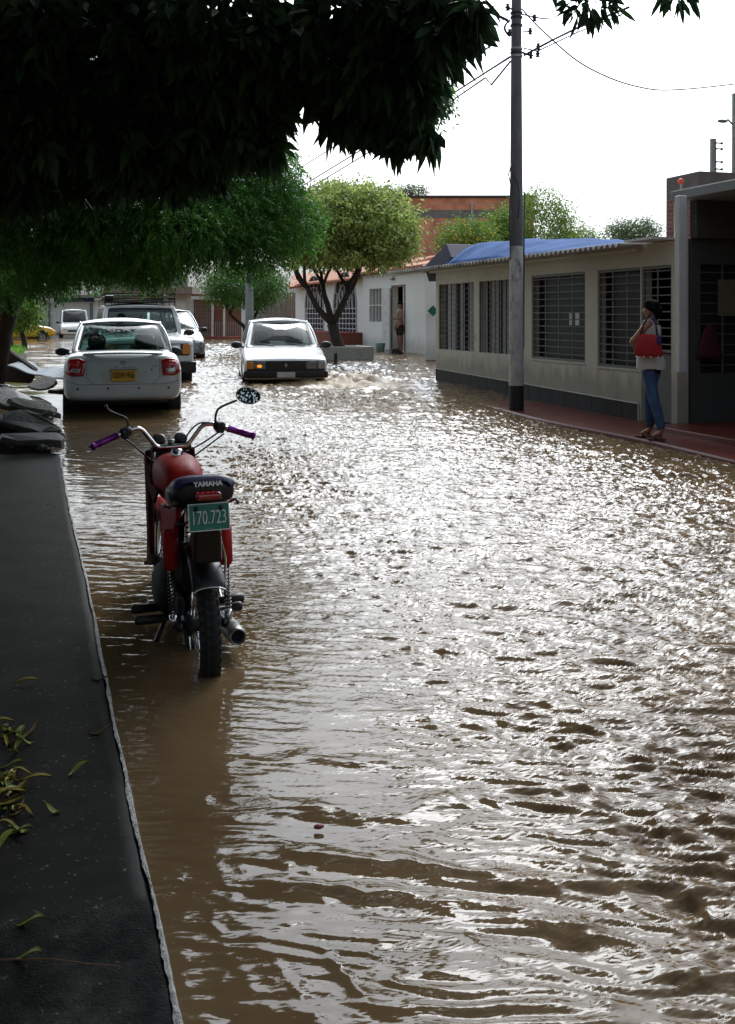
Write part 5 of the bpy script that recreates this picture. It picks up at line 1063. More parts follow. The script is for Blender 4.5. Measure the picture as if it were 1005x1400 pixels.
for a, b, z0, z1 in arches:
    wp = part('window', (0, (a+b)/2-38, 0), hW); off = (XH, (a+b)/2, 0); r = (b-a)/2; cy = (a+b)/2; g = MB()
    zc = z1
    # spandrel above the opening is cut by an arch panel: arch ring and bars
    top = [(XH-.03, cy+r*math.cos(t), z1+.0+r*.9*math.sin(t)) for t in [PI*k/16 for k in range(17)]]
    dk_ = MB(); dk_.prism(list(range(17)), lambda i: Vector(top[i])+Vector((.022,0,0)), lambda i: Vector(top[i])+Vector((.028,0,0))); dk_.build('arch_pane', M_dark, wp, off=off)
    MB().box((XH+.10, a, z0), (XH+.11, b, z1)).build('pane', M_dark, wp, off=off)
    for k in range(8): yy = a+(b-a)*k/7; g.tube([(XH-.03, yy, z0), (XH-.03, yy, z1+(math.sqrt(max(0, 1-((yy-cy)/r)**2))*r*.45))], .022, 5)
    for k in range(6): zz = z0+(z1-z0)*k/5; g.tube([(XH-.03, a, zz), (XH-.03, b, zz)], .022, 5)
    for q in (1, .66, .33): g.tube([(XH-.035, cy+r*q*math.cos(t), z1+r*.9*q*math.sin(t)) for t in [PI*k/14 for k in range(15)]], .024, 5)
    for k in range(1, 6): t = PI*k/6; g.tube([(XH-.03, cy+r*.33*math.cos(t), z1+r*.3*math.sin(t)), (XH-.03, cy+r*math.cos(t), z1+r*.9*math.sin(t))], .02, 5)
    g.build('grille', mat('white_iron', (.6,.6,.6), .6), wp, off=off)
MB().box((XH-.9, ym+.05, 0), (XH-.01, yb, .86)).build('planter', brick('red_planter_brick', 1, (.26,.06,.035), (.20,.045,.03), (.16,.10,.08), .22, .08, .008), hW, off=oH)
def tiles(root, x0, x1, y0, y1, z0, z1, off, name='roof', pitch=.22):
    mb = MB(); n_ = int((y1-y0)/pitch*6); rows = []
    for i in range(n_+1):
        Y = y0+(y1-y0)*i/n_; a = .045*abs(math.sin(PI*(Y-y0)/pitch)); rows.append([(x0, Y, z0+a), (x1, Y, z1+a), (x0, Y, z0-.05)])
    for i in range(n_): mb.add([rows[i][0], rows[i+1][0], rows[i+1][1], rows[i][1]], [(0,1,2,3)]); mb.add([rows[i][0], rows[i+1][0], rows[i+1][2], rows[i][2]], [(0,1,2,3)])
    return mb.build(name, M_roofclay, root, off=off)
tiles(hW, XH-.35, XH+3, ym, yb+.3, 2.86, 3.75, oH); tiles(hW, XH-.30, XH+3, ya+.4, ym-.02, 3.02, 3.6, oH)
MB().box((XH-.28, ya+.2, 2.955), (XH+.1, ym+.3, 3.0)).build('fascia', mat('rusty_gutter', (.12,.06,.05), .7), hW, off=oH)
wp = part('window', (0, ww[0]-38, 0), hW); off = (XH, ww[0], 0); g = MB()
for k in range(5): yy = ww[0]+(ww[1]-ww[0])*k/4; g.box((XH-.05, yy-.02, ww[2]), (XH-.02, yy+.02, ww[3]))
for zz in (ww[2], (ww[2]+ww[3])/2, ww[3]): g.box((XH-.052, ww[0], zz-.02), (XH-.018, ww[1], zz+.02))
g.build('frame', mat('grey_white_metal', (.68,.68,.66), .6), wp, off=off); MB().box((XH+.05, ww[0], ww[2]), (XH+.06, ww[1], ww[3])).build('pane', mat('dim_glass', (.2,.21,.2), .3), wp, off=off)
dp = part('door', (0, dw[1]-38, 0), hW); off = (XH, dw[1], 0)
MB().box((XH-.15, dw[1]+.05, .32), (XH-.10, dw[1]+.85, 2.42)).build('door_leaf', mat('grey_white_metal', (.5,.5,.48)), dp, off=off)
g = MB(); g.box((XH-.09, dw[0]-.05, .3), (XH-.062, dw[0], 2.5)); g.box((XH-.09, dw[1], .3), (XH-.062, dw[1]+.05, 2.5)); g.box((XH-.09, dw[0], 2.45), (XH-.062, dw[1], 2.5)); g.build('frame', mat('rusty_frame', (.20,.12,.09), .7), dp, off=off)
dpan = MB(); dpan.box((XH-.005, dw[0], .3), (XH+.0, dw[0]+.35, 2.45)); dpan.build('door_leaf', mat('grey_white_metal', (.5,.5,.48)), dp, off=off)
MB().box((XH-.16, dw[1]-.25, 2.68), (XH-.06, dw[1]+.05, 2.78)).build('wall_lamp', M_steel, hW, off=oH, bevel=.02)
o = MB().prism([(0,0), (.75,.0), (.95,.10), (.95,.22), (.5,.24)], lambda q: P(549, 486, 35.2)+cw(-q[0]*.5+.15, -.2, q[1]), lambda q: P(549, 486, 35.2)+cw(-q[0]*.5+.15, .25, q[1])).build('door_ramp', M_blackp, off=P(549, 486, 35.2), bevel=.02); tag(o, 'black rubber ramp lying at the open door of the white house', 'ramp')
mb = MB(); mb.lathe([(0,0), (.13,0), (.17,.30), (.175,.31), (.15,.30), (.12,.03), (0,.03)], 18); p = P(520, 481, 36.8); o = mb.build('bucket', mat('pale_cyan_plastic', (.35,.60,.60), .4), smooth=True); o.location = (p.x, p.y, .26); tag(o, 'pale cyan bucket standing in the water by the white house wall', 'bucket')
# person at that door
p = P(547, 484, 36.0); pd = empty('person', (p.x, p.y, .24), PI-YAW+R(25), 'bare-chested person with dark shorts leaning in the doorway of the white house', 'person')
B = {'pelvis':(0,0,.92,(.11,.14)), 'waist':(0,0,1.08,(.10,.12)), 'chest':(.02,0,1.30,(.11,.15)), 'upper':(0,0,1.40,(.08,.12)), 'neck':(0,0,1.48,.045), 'jaw':(.02,0,1.54,.05), 'head':(0,0,1.60,(.085,.07)), 'crown':(-.01,0,1.65,.06), 'nose':(.10,0,1.58,.012),
     'sl':(0,.17,1.39,.045), 'el':(.10,.19,1.14,.036), 'wl':(.32,.17,1.14,.026), 'hdl':(.40,.16,1.15,.026), 'sr':(0,-.17,1.39,.045), 'er':(-.02,-.21,1.12,.036), 'wr':(.06,-.20,.90,.026), 'hdr':(.08,-.20,.82,.026),
     'hl':(0,.08,.86,.09), 'kl':(.03,.09,.48,.055), 'al':(-.02,.09,.09,.036), 'tl':(.11,.09,.035,.028), 'hr':(0,-.08,.86,.09), 'kr':(.0,-.09,.48,.055), 'ar':(-.03,-.09,.09,.036), 'tr':(.10,-.09,.035,.028)}
E = [('pelvis','waist'),('waist','chest'),('chest','upper'),('upper','neck'),('neck','jaw'),('jaw','head'),('head','crown'),('jaw','nose'),('upper','sl'),('sl','el'),('el','wl'),('wl','hdl'),('upper','sr'),('sr','er'),('er','wr'),('wr','hdr'),('pelvis','hl'),('hl','kl'),('kl','al'),('al','tl'),('pelvis','hr'),('hr','kr'),('kr','ar'),('ar','tr')]
for s in ('l', 'r'):
    h = Vector(B['hd'+s][:3]); dr_ = (h-Vector(B['w'+s][:3])).normalized()
    for i in range(4): q = h+dr_*.06+Vector((0,.018*(i-1.5),-.01 if s == 'l' else 0)); B[f'f{i}{s}'] = (*q, .008); E.append(('hd'+s, f'f{i}{s}'))
    q = h+dr_*.02+Vector((0,.04,.02)); B['th'+s] = (*q, .009); E.append(('hd'+s, 'th'+s))
skin('body', B, E, M_skin, pd)
skin('shorts', {'hip':(0,0,.94,(.125,.155)), 'hl':(0,.085,.84,(.11,.10)), 'kl':(.02,.095,.56,(.09,.08)), 'hr':(0,-.085,.84,(.11,.10)), 'kr':(.0,-.095,.56,(.09,.08))}, [('hip','hl'),('hl','kl'),('hip','hr'),('hr','kr')], mat('dark_shorts', (.03,.02,.02), .9), pd)
MB().ball((-.015,0,1.635), (.098,.082,.075), 14, 9).build('hair', M_hair, pd, smooth=True)
# white end wall with green diamond sign, beside the low house
eW = fr('end_wall', 590, 480, 30, 'narrow bright white wall between the low house and the long white house', 'wall')
bx(eW, 'wall_face', M_white, 30, [(582, 384, 604, 492)], .2)
p = P(592, 425, 29.7); sg = MB(); sg.prism([(0,-.15), (.15,0), (0,.15), (-.15,0)], lambda q: p+cw(q[0], 0, q[1]), lambda q: p+cw(q[0], .03, q[1]))
sg.tube([p+cw(0,.03,0), p+cw(0,.32,0)], .02, 6)
o = sg.build('diamond_sign', mat('dark_green_sign', (.01,.14,.09), .5), off=p); tag(o, 'small green diamond sign fixed to the bright white end wall', 'sign')
# raw brick building behind
d_ = 56; bb = fr('brick_building', 620, 430, d_, 'tall unplastered orange brick building rising behind the houses', 'building')
bm1 = brick('hollow_clay_blocks', 0, (.92,.34,.19), (.76,.27,.15), (.55,.40,.30), .42, .30, .022)
mbk = MB(); 
bx(bb, 'wall', bm1, d_, [(508, 297.9, 730, 470)], 5)
bx(bb, 'upper_wall', bm1, d_, [(508, 270.5, 730, 287.6)], .3)
bx(bb, 'concrete_band', M_conc, d_-.03, [(506, 288, 732, 297.8)], .4)
bx(bb, 'coping', mat('dark_coping', (.08,.065,.06), .8), d_-.1, [(500, 267, 733, 270)], .5)
bx(bb, 'wall_pipe', mat('pale_pipe', (.42,.43,.42)), d_-.15, [(644.5, 276, 646.5, 311)], .06)
W = Matrix.Translation(bb.location)@Matrix.Rotation(-YAW, 4, 'Z'); Wi = W.inverted()
MB().tube([Wi@P(640, 298, d_-.15), Wi@P(652, 307, d_-.2), Wi@P(660, 312, d_-.2)], .07, 8).build('wall_pipe', mat('pale_pipe', (.42,.43,.42)), bb, smooth=True)
# lower tiled roof in front of it
rh = fr('tiled_house', 460, 400, 50, 'low orange-tiled roof with pale gable just before the brick building')
bx(rh, 'gable', M_white, 50.6, [(430, 378, 500, 470)], .3)
mb = MB(); a, b = Wi, None
Wr = (Matrix.Translation(rh.location)@Matrix.Rotation(-YAW, 4, 'Z')).inverted()
q = [Wr@P(396, 392, 49), Wr@P(500, 372, 49), Wr@P(590, 364, 49), Wr@P(590, 356, 53), Wr@P(498, 366, 53), Wr@P(400, 376, 53)]
mb.add(q+[v-Vector((0,0,.12)) for v in q], [(0,1,4,5), (1,2,3,4), (11,10,7,6), (10,9,8,7), (0,1,7,6), (1,2,8,7), (5,4,10,11), (4,3,9,10)]); mb.build('roof', M_roofclay, rh)
# brown gated house, fenced porch, houses at the end, garages
bg_ = fr('gated_house', 385, 440, 53, 'small house with brown metal gate between the two street trees')
bx(bg_, 'wall', M_white, 54, [(330, 392, 404, 468)], .3)
bx(bg_, 'gate', mat('brown_gate', (.30,.25,.20), .7, var=.2), 53.7, [(364+i*7.0, 400, 370+i*7.0, 462) for i in range(6)], .08)
bx(bg_, 'slatted_shutter', mat('grey_slats', (.26,.24,.21), .7), 53.6, [(344, 412+i*5, 363, 415.5+i*5) for i in range(10)], .06)
fh = fr('fenced_porch', 300, 460, 56, 'brown fenced porch with pale posts behind the small round tree')
bx(fh, 'wall', mat('red_brown_wall', (.17,.065,.04), .8, var=.3, vs=2), 58, [(262, 402, 334, 468)], .3)
bx(fh, 'base', mat('red_cement_base', (.23,.05,.03), .6), 55.5, [(280, 460, 340, 469), (330, 448, 339, 460)], .5)
bx(fh, 'post', mat('pale_post', (.5,.5,.48), .7), 55.8, [(289, 414, 291.5, 461), (305, 414, 307.5, 461), (262, 408, 264.5, 462)], .1)
bx(fh, 'mesh_fence', mat('grey_mesh', (.18,.18,.17), .6, .3), 55.9, [(264+i*3.1, 410, 264.7+i*3.1, 462) for i in range(8)]+[(264, 412+i*5, 289, 412.8+i*5) for i in range(10)]+[(291+i*3, 440, 291.8+i*3, 462) for i in range(16)], .05)
bx(fh, 'canopy_roof', mat('pale_sheet', (.6,.6,.58)), 55, [(261, 405, 291, 409)], 3)
for i, (x0, x1, y0, lab) in enumerate(((212, 262, 392, 'cream house with flat grey roof edge behind the roof rack'), (140, 211, 396, 'pale house with low brown roof beyond the white van'))):
    h_ = fr('far_house', (x0+x1)/2, 450, 66, lab); bx(h_, 'wall', mat('cream_render', (.55,.54,.50), .85, var=.08), 66, [(x0, y0+10, x1, 463)], .4); bx(h_, 'roof', mat('brown_grey_roof', (.24,.19,.16), .8, var=.2), 65, [(x0-3, y0, x1+1, y0+9.5)], 3)
    bx(h_, 'garage_door', mat('pale_door', (.66,.65,.60), .7), 65.9, [(x0+8, y0+20, x1-8, 462)], .06)
    bx(h_, 'upper_wall', M_conc, 68, [(x0+4, y0-14, x1-6, y0)], .3)
gg = fr('garage', 95, 450, 72, 'pale double garage with dark blue posts and lintel at the end of the street', 'garage')
bx(gg, 'wall', mat('pale_blue_render', (.55,.62,.62), .85, var=.06), 72, [(46, 410, 66, 460)], .3)
bx(gg, 'garage_door', mat('off_white_door', (.68,.70,.66), .6, var=.06, vs=2), 72, [(68+i*9.35, 413.5, 77.0+i*9.35, 456) for i in range(6)], .08)
bx(gg, 'lintel', mat('navy_blue_paint', (.03,.035,.13), .6), 71.7, [(74, 407, 127, 413)], .4)
bx(gg, 'post', mat('slate_blue_paint', (.11,.16,.20), .6), 71.8, [(65.5, 413.5, 67.6, 458), (123, 413.5, 126, 458)], .2)
bx(gg, 'roof', M_conc, 71, [(40, 403, 146, 407)], 4)
bx(gg, 'wall', M_white, 72.1, [(127, 410, 146, 460)], .3)
bx(gg, 'vent', mat('grey_metal_vent', (.2,.22,.22), .6), 71.9, [(55, 442, 62, 453)], .2)
bx(gg, 'kerb_step', M_conc, 71, [(46, 455, 146, 460)], .6)
lw = fr('boundary_wall', 20, 440, 74, 'grey-white boundary wall behind the yellow taxi', 'wall'); bx(lw, 'wall_face', mat('dim_render', (.33,.33,.30), .85, var=.2, vs=1), 74, [(-120, 405, 45, 460)], .3)
# brick stub tower above the porch, roof parapet pieces
XT = 13.9; y0_, z0_ = WX(956, 234, XT); y1_, _ = WX(911, 240, XT)
bt = empty('brick_tower', (XT, (y0_+y1_)/2, 0), 0, 'weathered brick tower with grey top rising behind the porch roof', 'building'); off = (XT, (y0_+y1_)/2, 0)
MB().box((XT, y0_, 0), (XT+2, y1_, z0_-.45)).build('wall', brick('old_red_brick', 1, (.22,.07,.055), (.15,.055,.045), (.20,.17,.15), .24, .10, .012), bt, off=off)
MB().box((XT, y0_, z0_-.448), (XT+2, y1_, z0_)).build('parapet', mat('brown_cement', (.13,.105,.10), .9, var=.2, vs=3), bt, off=off)
o = MB().ball(P(931, 248, 22.0), (.06,.06,.06), 10, 7).build('roof_lamp', mat('orange_red_plastic', (.75,.07,.02), .5), smooth=True, off=P(931, 248, 22.0)); tag(o, 'small orange-red ball on the roof beside the brick tower', 'ball')
MB().tube([P(931, 250, 22.0), P(931, 275, 22.0)], .02, 6).build('lamp_stem', M_steel, o).matrix_parent_inverse = Matrix.Translation(-Vector(P(931, 248, 22.0)))
def far_pole(px, top, bot, d, r, lab, arms=True):
    b = P(px, 432, d); root = empty('utility_pole', (b.x, b.y, 0), 0, lab, 'utility pole'); zt_ = H-(top-HOR)/F*d
    MB().lathe([(r*1.3, -.3), (r, zt_), (0, zt_)], 12).build('shaft', M_conc, root, smooth=True)
    if arms:
        for i, q in enumerate((.15, .35, .8, 1.05)):
            m = MB(); m.tube([(0,-r,zt_-q), (.3*CN,-.3*SN,zt_-q)], .025, 6); m.ball((.3*CN,-.3*SN,zt_-q), .05, 8, 5); m.build('insulator_arm', M_blackp, root, smooth=True)
    return root
far_pole(975, 190, 250, 38, .11, 'short grey utility pole beyond the porch roof, beside the brick tower')
q = far_pole(1005, 128, 250, 36, .10, 'tall utility pole with a street lamp arm at the edge of the porch roof')
m = MB(); zt_ = H-(165-HOR)/F*36; m.tube([(0,0,zt_-.2), (-.25,0,zt_), (-.30,0,zt_+.03)], .03, 6); m.build('lamp_arm', M_steel, q, smooth=True)
m = MB(); m.ball((-.48,.0,zt_-.04), (.2,.09,.06), 12, 7); m.build('lamp_head', M_conc, q, smooth=True)
b = P(341, 452, 37.5); lp = empty('street_lamp_post', (b.x, b.y, 0), 0, 'pale concrete lamp post standing in front of the small round tree', 'lamp post')
MB().lathe([(.155,-.2), (.13,3), (.10,5.2), (0,5.2)], 14).build('shaft', mat('pale_grey_post', (.30,.33,.33), .8, var=.15, vs=3), lp, smooth=True)
# concrete tree planter in the street
b = P(458, 496, 27.0); pt = MB(); u0 = P(447, 496, 27.2); z_ = .2
cx, cy = P(466, 480, 31.0).x, P(466, 480, 31.0).y
pt = MB()
for a0, a1 in (((-.75,-.75,0),(.75,-.6,.62)), ((-.75,.6,0),(.75,.75,.62)), ((-.75,-.598,0),(-.6,.598,.62)), ((.6,-.598,0),(.75,.598,.62))): pt.box(a0, a1)
o = pt.build('tree_planter', mat('pale_planter_concrete', (.36,.36,.31), .85, var=.2, vs=3), bevel=.02); o.location = (cx, cy, .0); tag(o, 'low square pale concrete planter around the foot of the round-crowned tree', 'planter')
st = MB(); st.lathe([(.05,0), (.045,.35), (0,.36)], 10); o = st.build('wooden_stake', M_bark); b = P(459, 494, 28.6); o.location = (b.x, b.y, .15); tag(o, 'short dark stake standing in the water before the pale planter', 'stake')
# grass island with kerb
gi = MB(); N = 40; c = Vector((-3.4, 36.5, 0)); out_ = [Vector((c.x+3.4*math.copysign(abs(math.cos(t))**.7, math.cos(t)), c.y+3.6*math.copysign(abs(math.sin(t))**.7, math.sin(t)), 0)) for t in [2*PI*k/N for k in range(N)]]
gi.prism(out_, lambda v: v+Vector((0,0,0)), lambda v: v+Vector((0,0,.36))); tag(gi.build('island_kerb', M_conc, bevel=.03), kind='structure')
n_ = 9000; u_ = RNG.uniform(-1, 1, (n_, 2)); ctr = np.stack([c.x+3.25*u_[:,0], c.y+3.4*u_[:,1], np.full(n_, .355)], 1); dirs = np.stack([RNG.normal(0,.35,n_), RNG.normal(0,.35,n_), np.ones(n_)], 1)
V, T = leaf_cloud(ctr, dirs, RNG.uniform(.10,.26,n_), .02, .2, 1); tag(tri_mesh('grass', V, T, mat('bright_grass', (.20,.42,.06), .8, isl=.4, trans=.3)), kind='stuff')

# ------------------------------------------------------------------ broken slabs by the kerb
def slab(px, py, d, sx, sy, th, rot, m, name, lab, grp, dz=0):
    b = P(px, py, d); mb = MB(); n = 11; rs = random.Random(int(px*7+py)); o_ = []; sx *= .72; sy *= .72
    for k in range(n): t = 2*PI*(k+rs.uniform(-.35,.35))/n+.3; q = rs.uniform(.68, 1.12); o_.append((sx*.62*q*math.copysign(abs(math.cos(t))**.6, math.cos(t)), sy*.62*q*math.copysign(abs(math.sin(t))**.6, math.sin(t))))
    mb.prism(o_, lambda v: Vector((v[0], v[1], -th*.3)), lambda v: Vector((v[0]*.94, v[1]*.96, th*.3+.02*math.sin(v[0]*9))))
    o = mb.build(name, m, bevel=.008); o.location = b+Vector((0,0,dz)); o.rotation_euler = (rot[0]*1.6, rot[1]*1.4, rot[2]); tag(o, lab, 'slab', grp); return o
cs = mat('wet_broken_concrete', (.022,.021,.018), .5, var=.3, vs=5, bump=.5, bs=30, dirt=((.06,.06,.05), 4, .55))
cl_ = mat('pale_broken_concrete', (.075,.073,.062), .8, var=.35, vs=5, bump=1, bs=25, dirt=((.10,.10,.09), 4, .56))
gp = 'broken concrete slabs heaped by the kerb'
slab(30, 552, 15.2, 1.1, .75, .09, (R(10), R(8), R(-12)), cl_, 'concrete_slab', 'pale tilted concrete slab on top of the heap beside the sedan', gp)
slab(48, 556, 14.0, .85, .6, .10, (R(6), R(12), R(8)), cl_, 'concrete_slab', 'pale wedge of concrete tilted down towards the sedan wheel', gp)
slab(40, 580, 12.6, 1.0, .6, .10, (R(8), R(15), R(-25)), cs, 'concrete_slab', 'dark wet slab lying across the heap just above the water', gp)
slab(12, 545, 14.6, .9, .8, .09, (R(14), R(5), R(30)), cs, 'concrete_slab', 'dark slab standing tilted at the picture edge of the heap', gp)
slab(45, 600, 11.6, .75, .5, .11, (R(4), R(4), R(5)), cs, 'concrete_slab', 'flat dark slab nearest to the end of the pavement', gp)
slab(15, 575, 12.8, .8, .5, .10, (R(-8), R(10), R(-30)), cs, 'concrete_slab', 'long dark slab sloping behind the flat one', gp)
slab(60, 525, 17.0, .6, .5, .08, (R(5), R(-10), R(40)), cl_, 'concrete_slab', 'small pale slab half sunk behind the heap', gp)
slab(85, 536, 16.2, .5, .25, .12, (0, R(5), R(10)), mat('earth_clod', (.11,.075,.04), .9, bump=.8, bs=30), 'earth_lump', 'brown lump of earth and roots between the slabs and the sedan', None)
for i, (px, py, d, s_, lab) in enumerate(((70, 590, 12.2, .10, 'fist-sized chunk of concrete at the corner of the pavement'), (58, 612, 11.4, .07, 'small broken chunk lying on the kerb corner'), (20, 606, 11.6, .09, 'dark chunk of rubble behind the end of the pavement'), (66, 565, 13.6, .09, 'pale chunk resting between the slabs and the sedan'), (5, 530, 15.5, .12, 'rough chunk wedged under the tilted board'), (78, 606, 11.7, .05, 'tiny chip of concrete right at the kerb end'))):
    rs = random.Random(i+50); mb = MB(); mb.ball((0,0,0), (s_, s_*.8, s_*.5), 7, 5)
    for v in mb.v: v *= rs.uniform(.7, 1.2)
    o = mb.build('concrete_chunk', cl_ if i in (0, 3) else cs); o.location = P(px, py, d); tag(o, lab, 'chunk', 'small chunks of rubble by the kerb')
# bent pale metal sheet lying behind the slabs
mb = MB(); q0 = P(46, 512, 18.0); rows = []
for i in range(13):
    for_row = []
    for k in range(9): t = i/12; s_ = k/8; for_row.append(q0+cw(-.35+.75*t+.1*s_, -.4+1.2*s_, .16-.22*t+.05*math.sin(t*9+s_*3)*(.3+s_)))
    rows.append(for_row)
mb.loft(rows, caps=False, closed=False); o = mb.build('metal_sheet', mat('pale_blue_sheet', (.11,.145,.175), .7, 0, var=.2, vs=3), smooth=True, off=q0, solid=.01); tag(o, 'bent pale blue-grey sheet lying in the water behind the slabs', 'sheet')
mb = MB(); q0 = P(14, 500, 18.2); mb.prism([(-.5,-.25), (.35,-.3), (.45,-.1), (.0,.22), (-.5,.28)], lambda v: q0+cw(v[0], 0, v[1]), lambda v: q0+cw(v[0], .06, v[1]+.05)); o = mb.build('wooden_board', mat('dark_wet_wood', (.035,.022,.015), .5, var=.4, vs=8), off=q0, bevel=.01); tag(o, 'dark wet wooden board leaning behind the slab heap', 'board')

# ------------------------------------------------------------------ trees
def branch(mb, a, d, L, r, depth, tips, spread=.6, up=.15, n=7):
    pts = [a]; dirv = d.normalized(); k = 4
    for i in range(k): dirv = (dirv+Vector((random.gauss(0,.12), random.gauss(0,.12), random.gauss(0,.08)+up*.2))).normalized(); pts.append(pts[-1]+dirv*L/k)
    r1 = r*.62; mb.tube(pts, [r+(r1-r)*i/k for i in range(k+1)], n, True)
    if depth == 0: tips.append(pts[-1]); tips.append(pts[-2]); return
    for j in range(random.choice((2, 3))): nd = (dirv+Vector((random.gauss(0,spread), random.gauss(0,spread), random.gauss(0,spread*.5)+up))).normalized(); branch(mb, pts[-1], nd, L*.72, r1*.85, depth-1, tips, spread, up, max(5, n-1))
def street_tree(name, base, crown_c, crown_r, trunk_r, fork_z, nleaf, lsize, m, label, forks, seed, shell=.65, grp=None, low=-.75, clump=.28):
    random.seed(seed); root = empty(name, base, 0, label, 'tree', grp); mb = MB(); tips = []; f = Vector((forks[0][0]*.25, forks[0][1]*.25, fork_z))
    mb.tube([(0,0,-.4), (.02,0,fork_z*.35), f*.7+Vector((.02,.02,0)), f], [trunk_r*1.25, trunk_r*1.0, trunk_r*.9, trunk_r*.95], 10)
    cc = Vector(crown_c)-Vector(base)
    for fx, fy, fl in forks: branch(mb, f, Vector((fx, fy, 1.0)), fl, trunk_r*.62, 2, tips, .5, .15)
    mb.build('trunk', M_bark, root, smooth=True)
    rc = np.array(crown_r); ctr, nv = in_blob(int(nleaf/14), (0,0,0), (1,1,1), shell); ctr = ctr[ctr[:,2] > low]; cl = ctr*rc*(1+.12*RNG.normal(size=(len(ctr),1)))+np.array(cc)
    C_ = np.repeat(cl, 14, 0); D_ = np.repeat(ctr/np.linalg.norm(ctr, axis=1, keepdims=True), 14, 0); C_ = C_+RNG.normal(size=C_.shape)*clump*.5
    D_ = D_*.5+RNG.normal(size=D_.shape)*.8+np.array([0,0,.1]); V, T = leaf_cloud(C_, D_, RNG.uniform(.7,1.2,len(C_))*lsize, lsize*.22, .25, 1)
    tri_mesh('crown', V, T, m, root); return root
lfA = mat('yellow_green_leaves', (.36,.45,.13), .5, var=.55, vs=1.6, isl=.55, trans=.42)
b = P(466, 468, 31.0); cA = P(476, 318, 31.0)
street_tree('round_tree', (b.x, b.y, .0), cA, (1.95,1.95,1.36), .17, 1.25, 64000, .135, lfA, 'large round-crowned street tree with dark forked trunk and yellow-green leaves', ((-1.0,-.1,1.25), (-.35,.3,1.2), (.45,-.2,1.2), (1.0,.3,1.15)), 3, low=-.62, clump=.16)
lfB = mat('deep_green_leaves', (.08,.20,.03), .45, var=.4, vs=2, isl=.5, trans=.3)
b = P(343, 462, 41.0); cB = P(334, 391, 41.0)
street_tree('small_tree', (b.x, b.y, .1), cB, (1.55,1.4,.88), .13, .9, 17000, .10, lfB, 'small trimmed round tree with bright green crown behind the lamp post', ((-.8,0,.8), (.2,.4,.7), (.9,-.1,.8)), 5, low=-.8)
lfC = mat('light_green_leaves', (.16,.26,.04), .5, var=.4, vs=1.2, isl=.5, trans=.4)
for i, (px, py, d, rx, rz, n_, lab) in enumerate(((640, 334, 44, 1.25, 1.0, 8000, 'leafy tree with yellow blossoms behind the blue tarpaulin'), (735, 312, 46, 1.75, 1.7, 11000, 'taller light green tree just beside the pole, above the tarpaulin'), (795, 330, 52, 1.0, .5, 2500, 'low tip of a pale green tree at the end of the tarpaulin'),
        (866, 318, 52, 1.25, .62, 4500, 'distant greyish green treetop above the corrugated roof'), (565, 262, 66, .95, .35, 1800, 'sparse treetop peeping over the edge of the brick building'), (525, 266, 70, 1.2, .45, 2500, 'dark treetop behind the round-crowned tree'), (686, 318, 47, .8, .95, 4500, 'green bush-like crown hidden half by the pole'))):
    c_ = P(px, py, d); m_ = lfC if i != 3 and i != 4 else mat('hazy_green_leaves', (.10,.15,.06), .6, var=.3, isl=.4, trans=.4)
    street_tree('background_tree', (c_.x, c_.y, 0), c_, (rx, rx, rz), .12, c_.z-rz*1.4, n_, .13, m_, lab, ((-.5,.1,rz*.7), (.5,-.1,rz*.7), (.1,.5,rz*.7)), 20+i, shell=.35, grp='trees behind the houses', low=-.95, clump=.35)
fl = MB(); rs = random.Random(4)
for i in range(60): a = P(640+rs.gauss(0,20), 326+rs.gauss(0,9), 43.0); fl.ball(a, .045, 5, 4)
o = fl.build('blossoms', mat('yellow_petals', (.75,.6,.10), .7)); o.parent = [x for x in bpy.data.objects if x.name == 'background_tree'][0]; o.matrix_parent_inverse = Matrix.Translation(-o.parent.location)
for i, (px, d, hgt, lab) in enumerate(((14, 37, 2.0, 'young bushy tree on the grass island, left one of the pair'), (33, 36, 1.9, 'young bushy tree on the grass island, nearer to the water'))):
    b = P(px, 470, d); street_tree('young_tree', (b.x, b.y, .36), (b.x, b.y, 1.55), (.55,.55,.62), .09, .55, 3800, .11, lfC, lab.replace('left one of the pair', 'half hidden at its far corner'), ((-.3,0,.5), (.3,.1,.5)), 40+i, shell=.3, grp='young trees on the grass island')

# neem tree over the parked cars
def fronds(C_, D_, L, nl, ll, lw):
    """pinnate sprays: a bent rachis with paired narrow leaflets"""
    n = len(C_); D_ = D_/np.linalg.norm(D_, axis=1, keepdims=True); rv = RNG.normal(size=(n,3)); S = np.cross(D_, rv); S /= np.linalg.norm(S, axis=1, keepdims=True); out_c = []; out_d = []
    for k in range(nl):
        t = .2+.8*k/(nl-1); p = C_+D_*(L[:,None]*t)+np.array([0,0,-1.])*(L[:,None]*.35*t*t); tang = D_+np.array([0,0,-.7])*t
        for s in (-1, 1): out_c.append(p); out_d.append(tang*.55+S*s*.8+RNG.normal(size=(n,3))*.12)
    Cc = np.concatenate(out_c); Dd = np.concatenate(out_d); return leaf_cloud(Cc, Dd, RNG.uniform(.8,1.15,len(Cc))*ll, lw, .3, 1, .1)
nb_ = P(-12, 500, 17.5); nm_ = empty('neem_tree', (nb_.x, nb_.y, 0), 0, 'big feathery-leaved green tree spreading over the parked sedan', 'tree')
nl_ = Vector(nm_.location); mb = MB()
L_ = lambda px, py, d: P(px, py, d)-nl_
mb.tube([Vector((-.1,0,-.3)), L_(4, 455, 17.5), L_(14, 420, 17.3), L_(35, 385, 17), L_(90, 330, 16.5)], [.20,.16,.14,.13,.10], 10)
for pts in (((14,420,17.3), (-40,340,17), (-90,250,16)), ((35,385,17), (120,340,16), (230,320,15.5), (340,300,15.5)), ((90,330,16.5), (150,260,16), (250,200,16)), ((90,330,16.5), (60,250,15), (40,160,15))):
    mb.tube([L_(*p) for p in pts], [.09-.02*i for i in range(len(pts))], 8)
mb.build('trunk', M_bark, nm_, smooth=True)
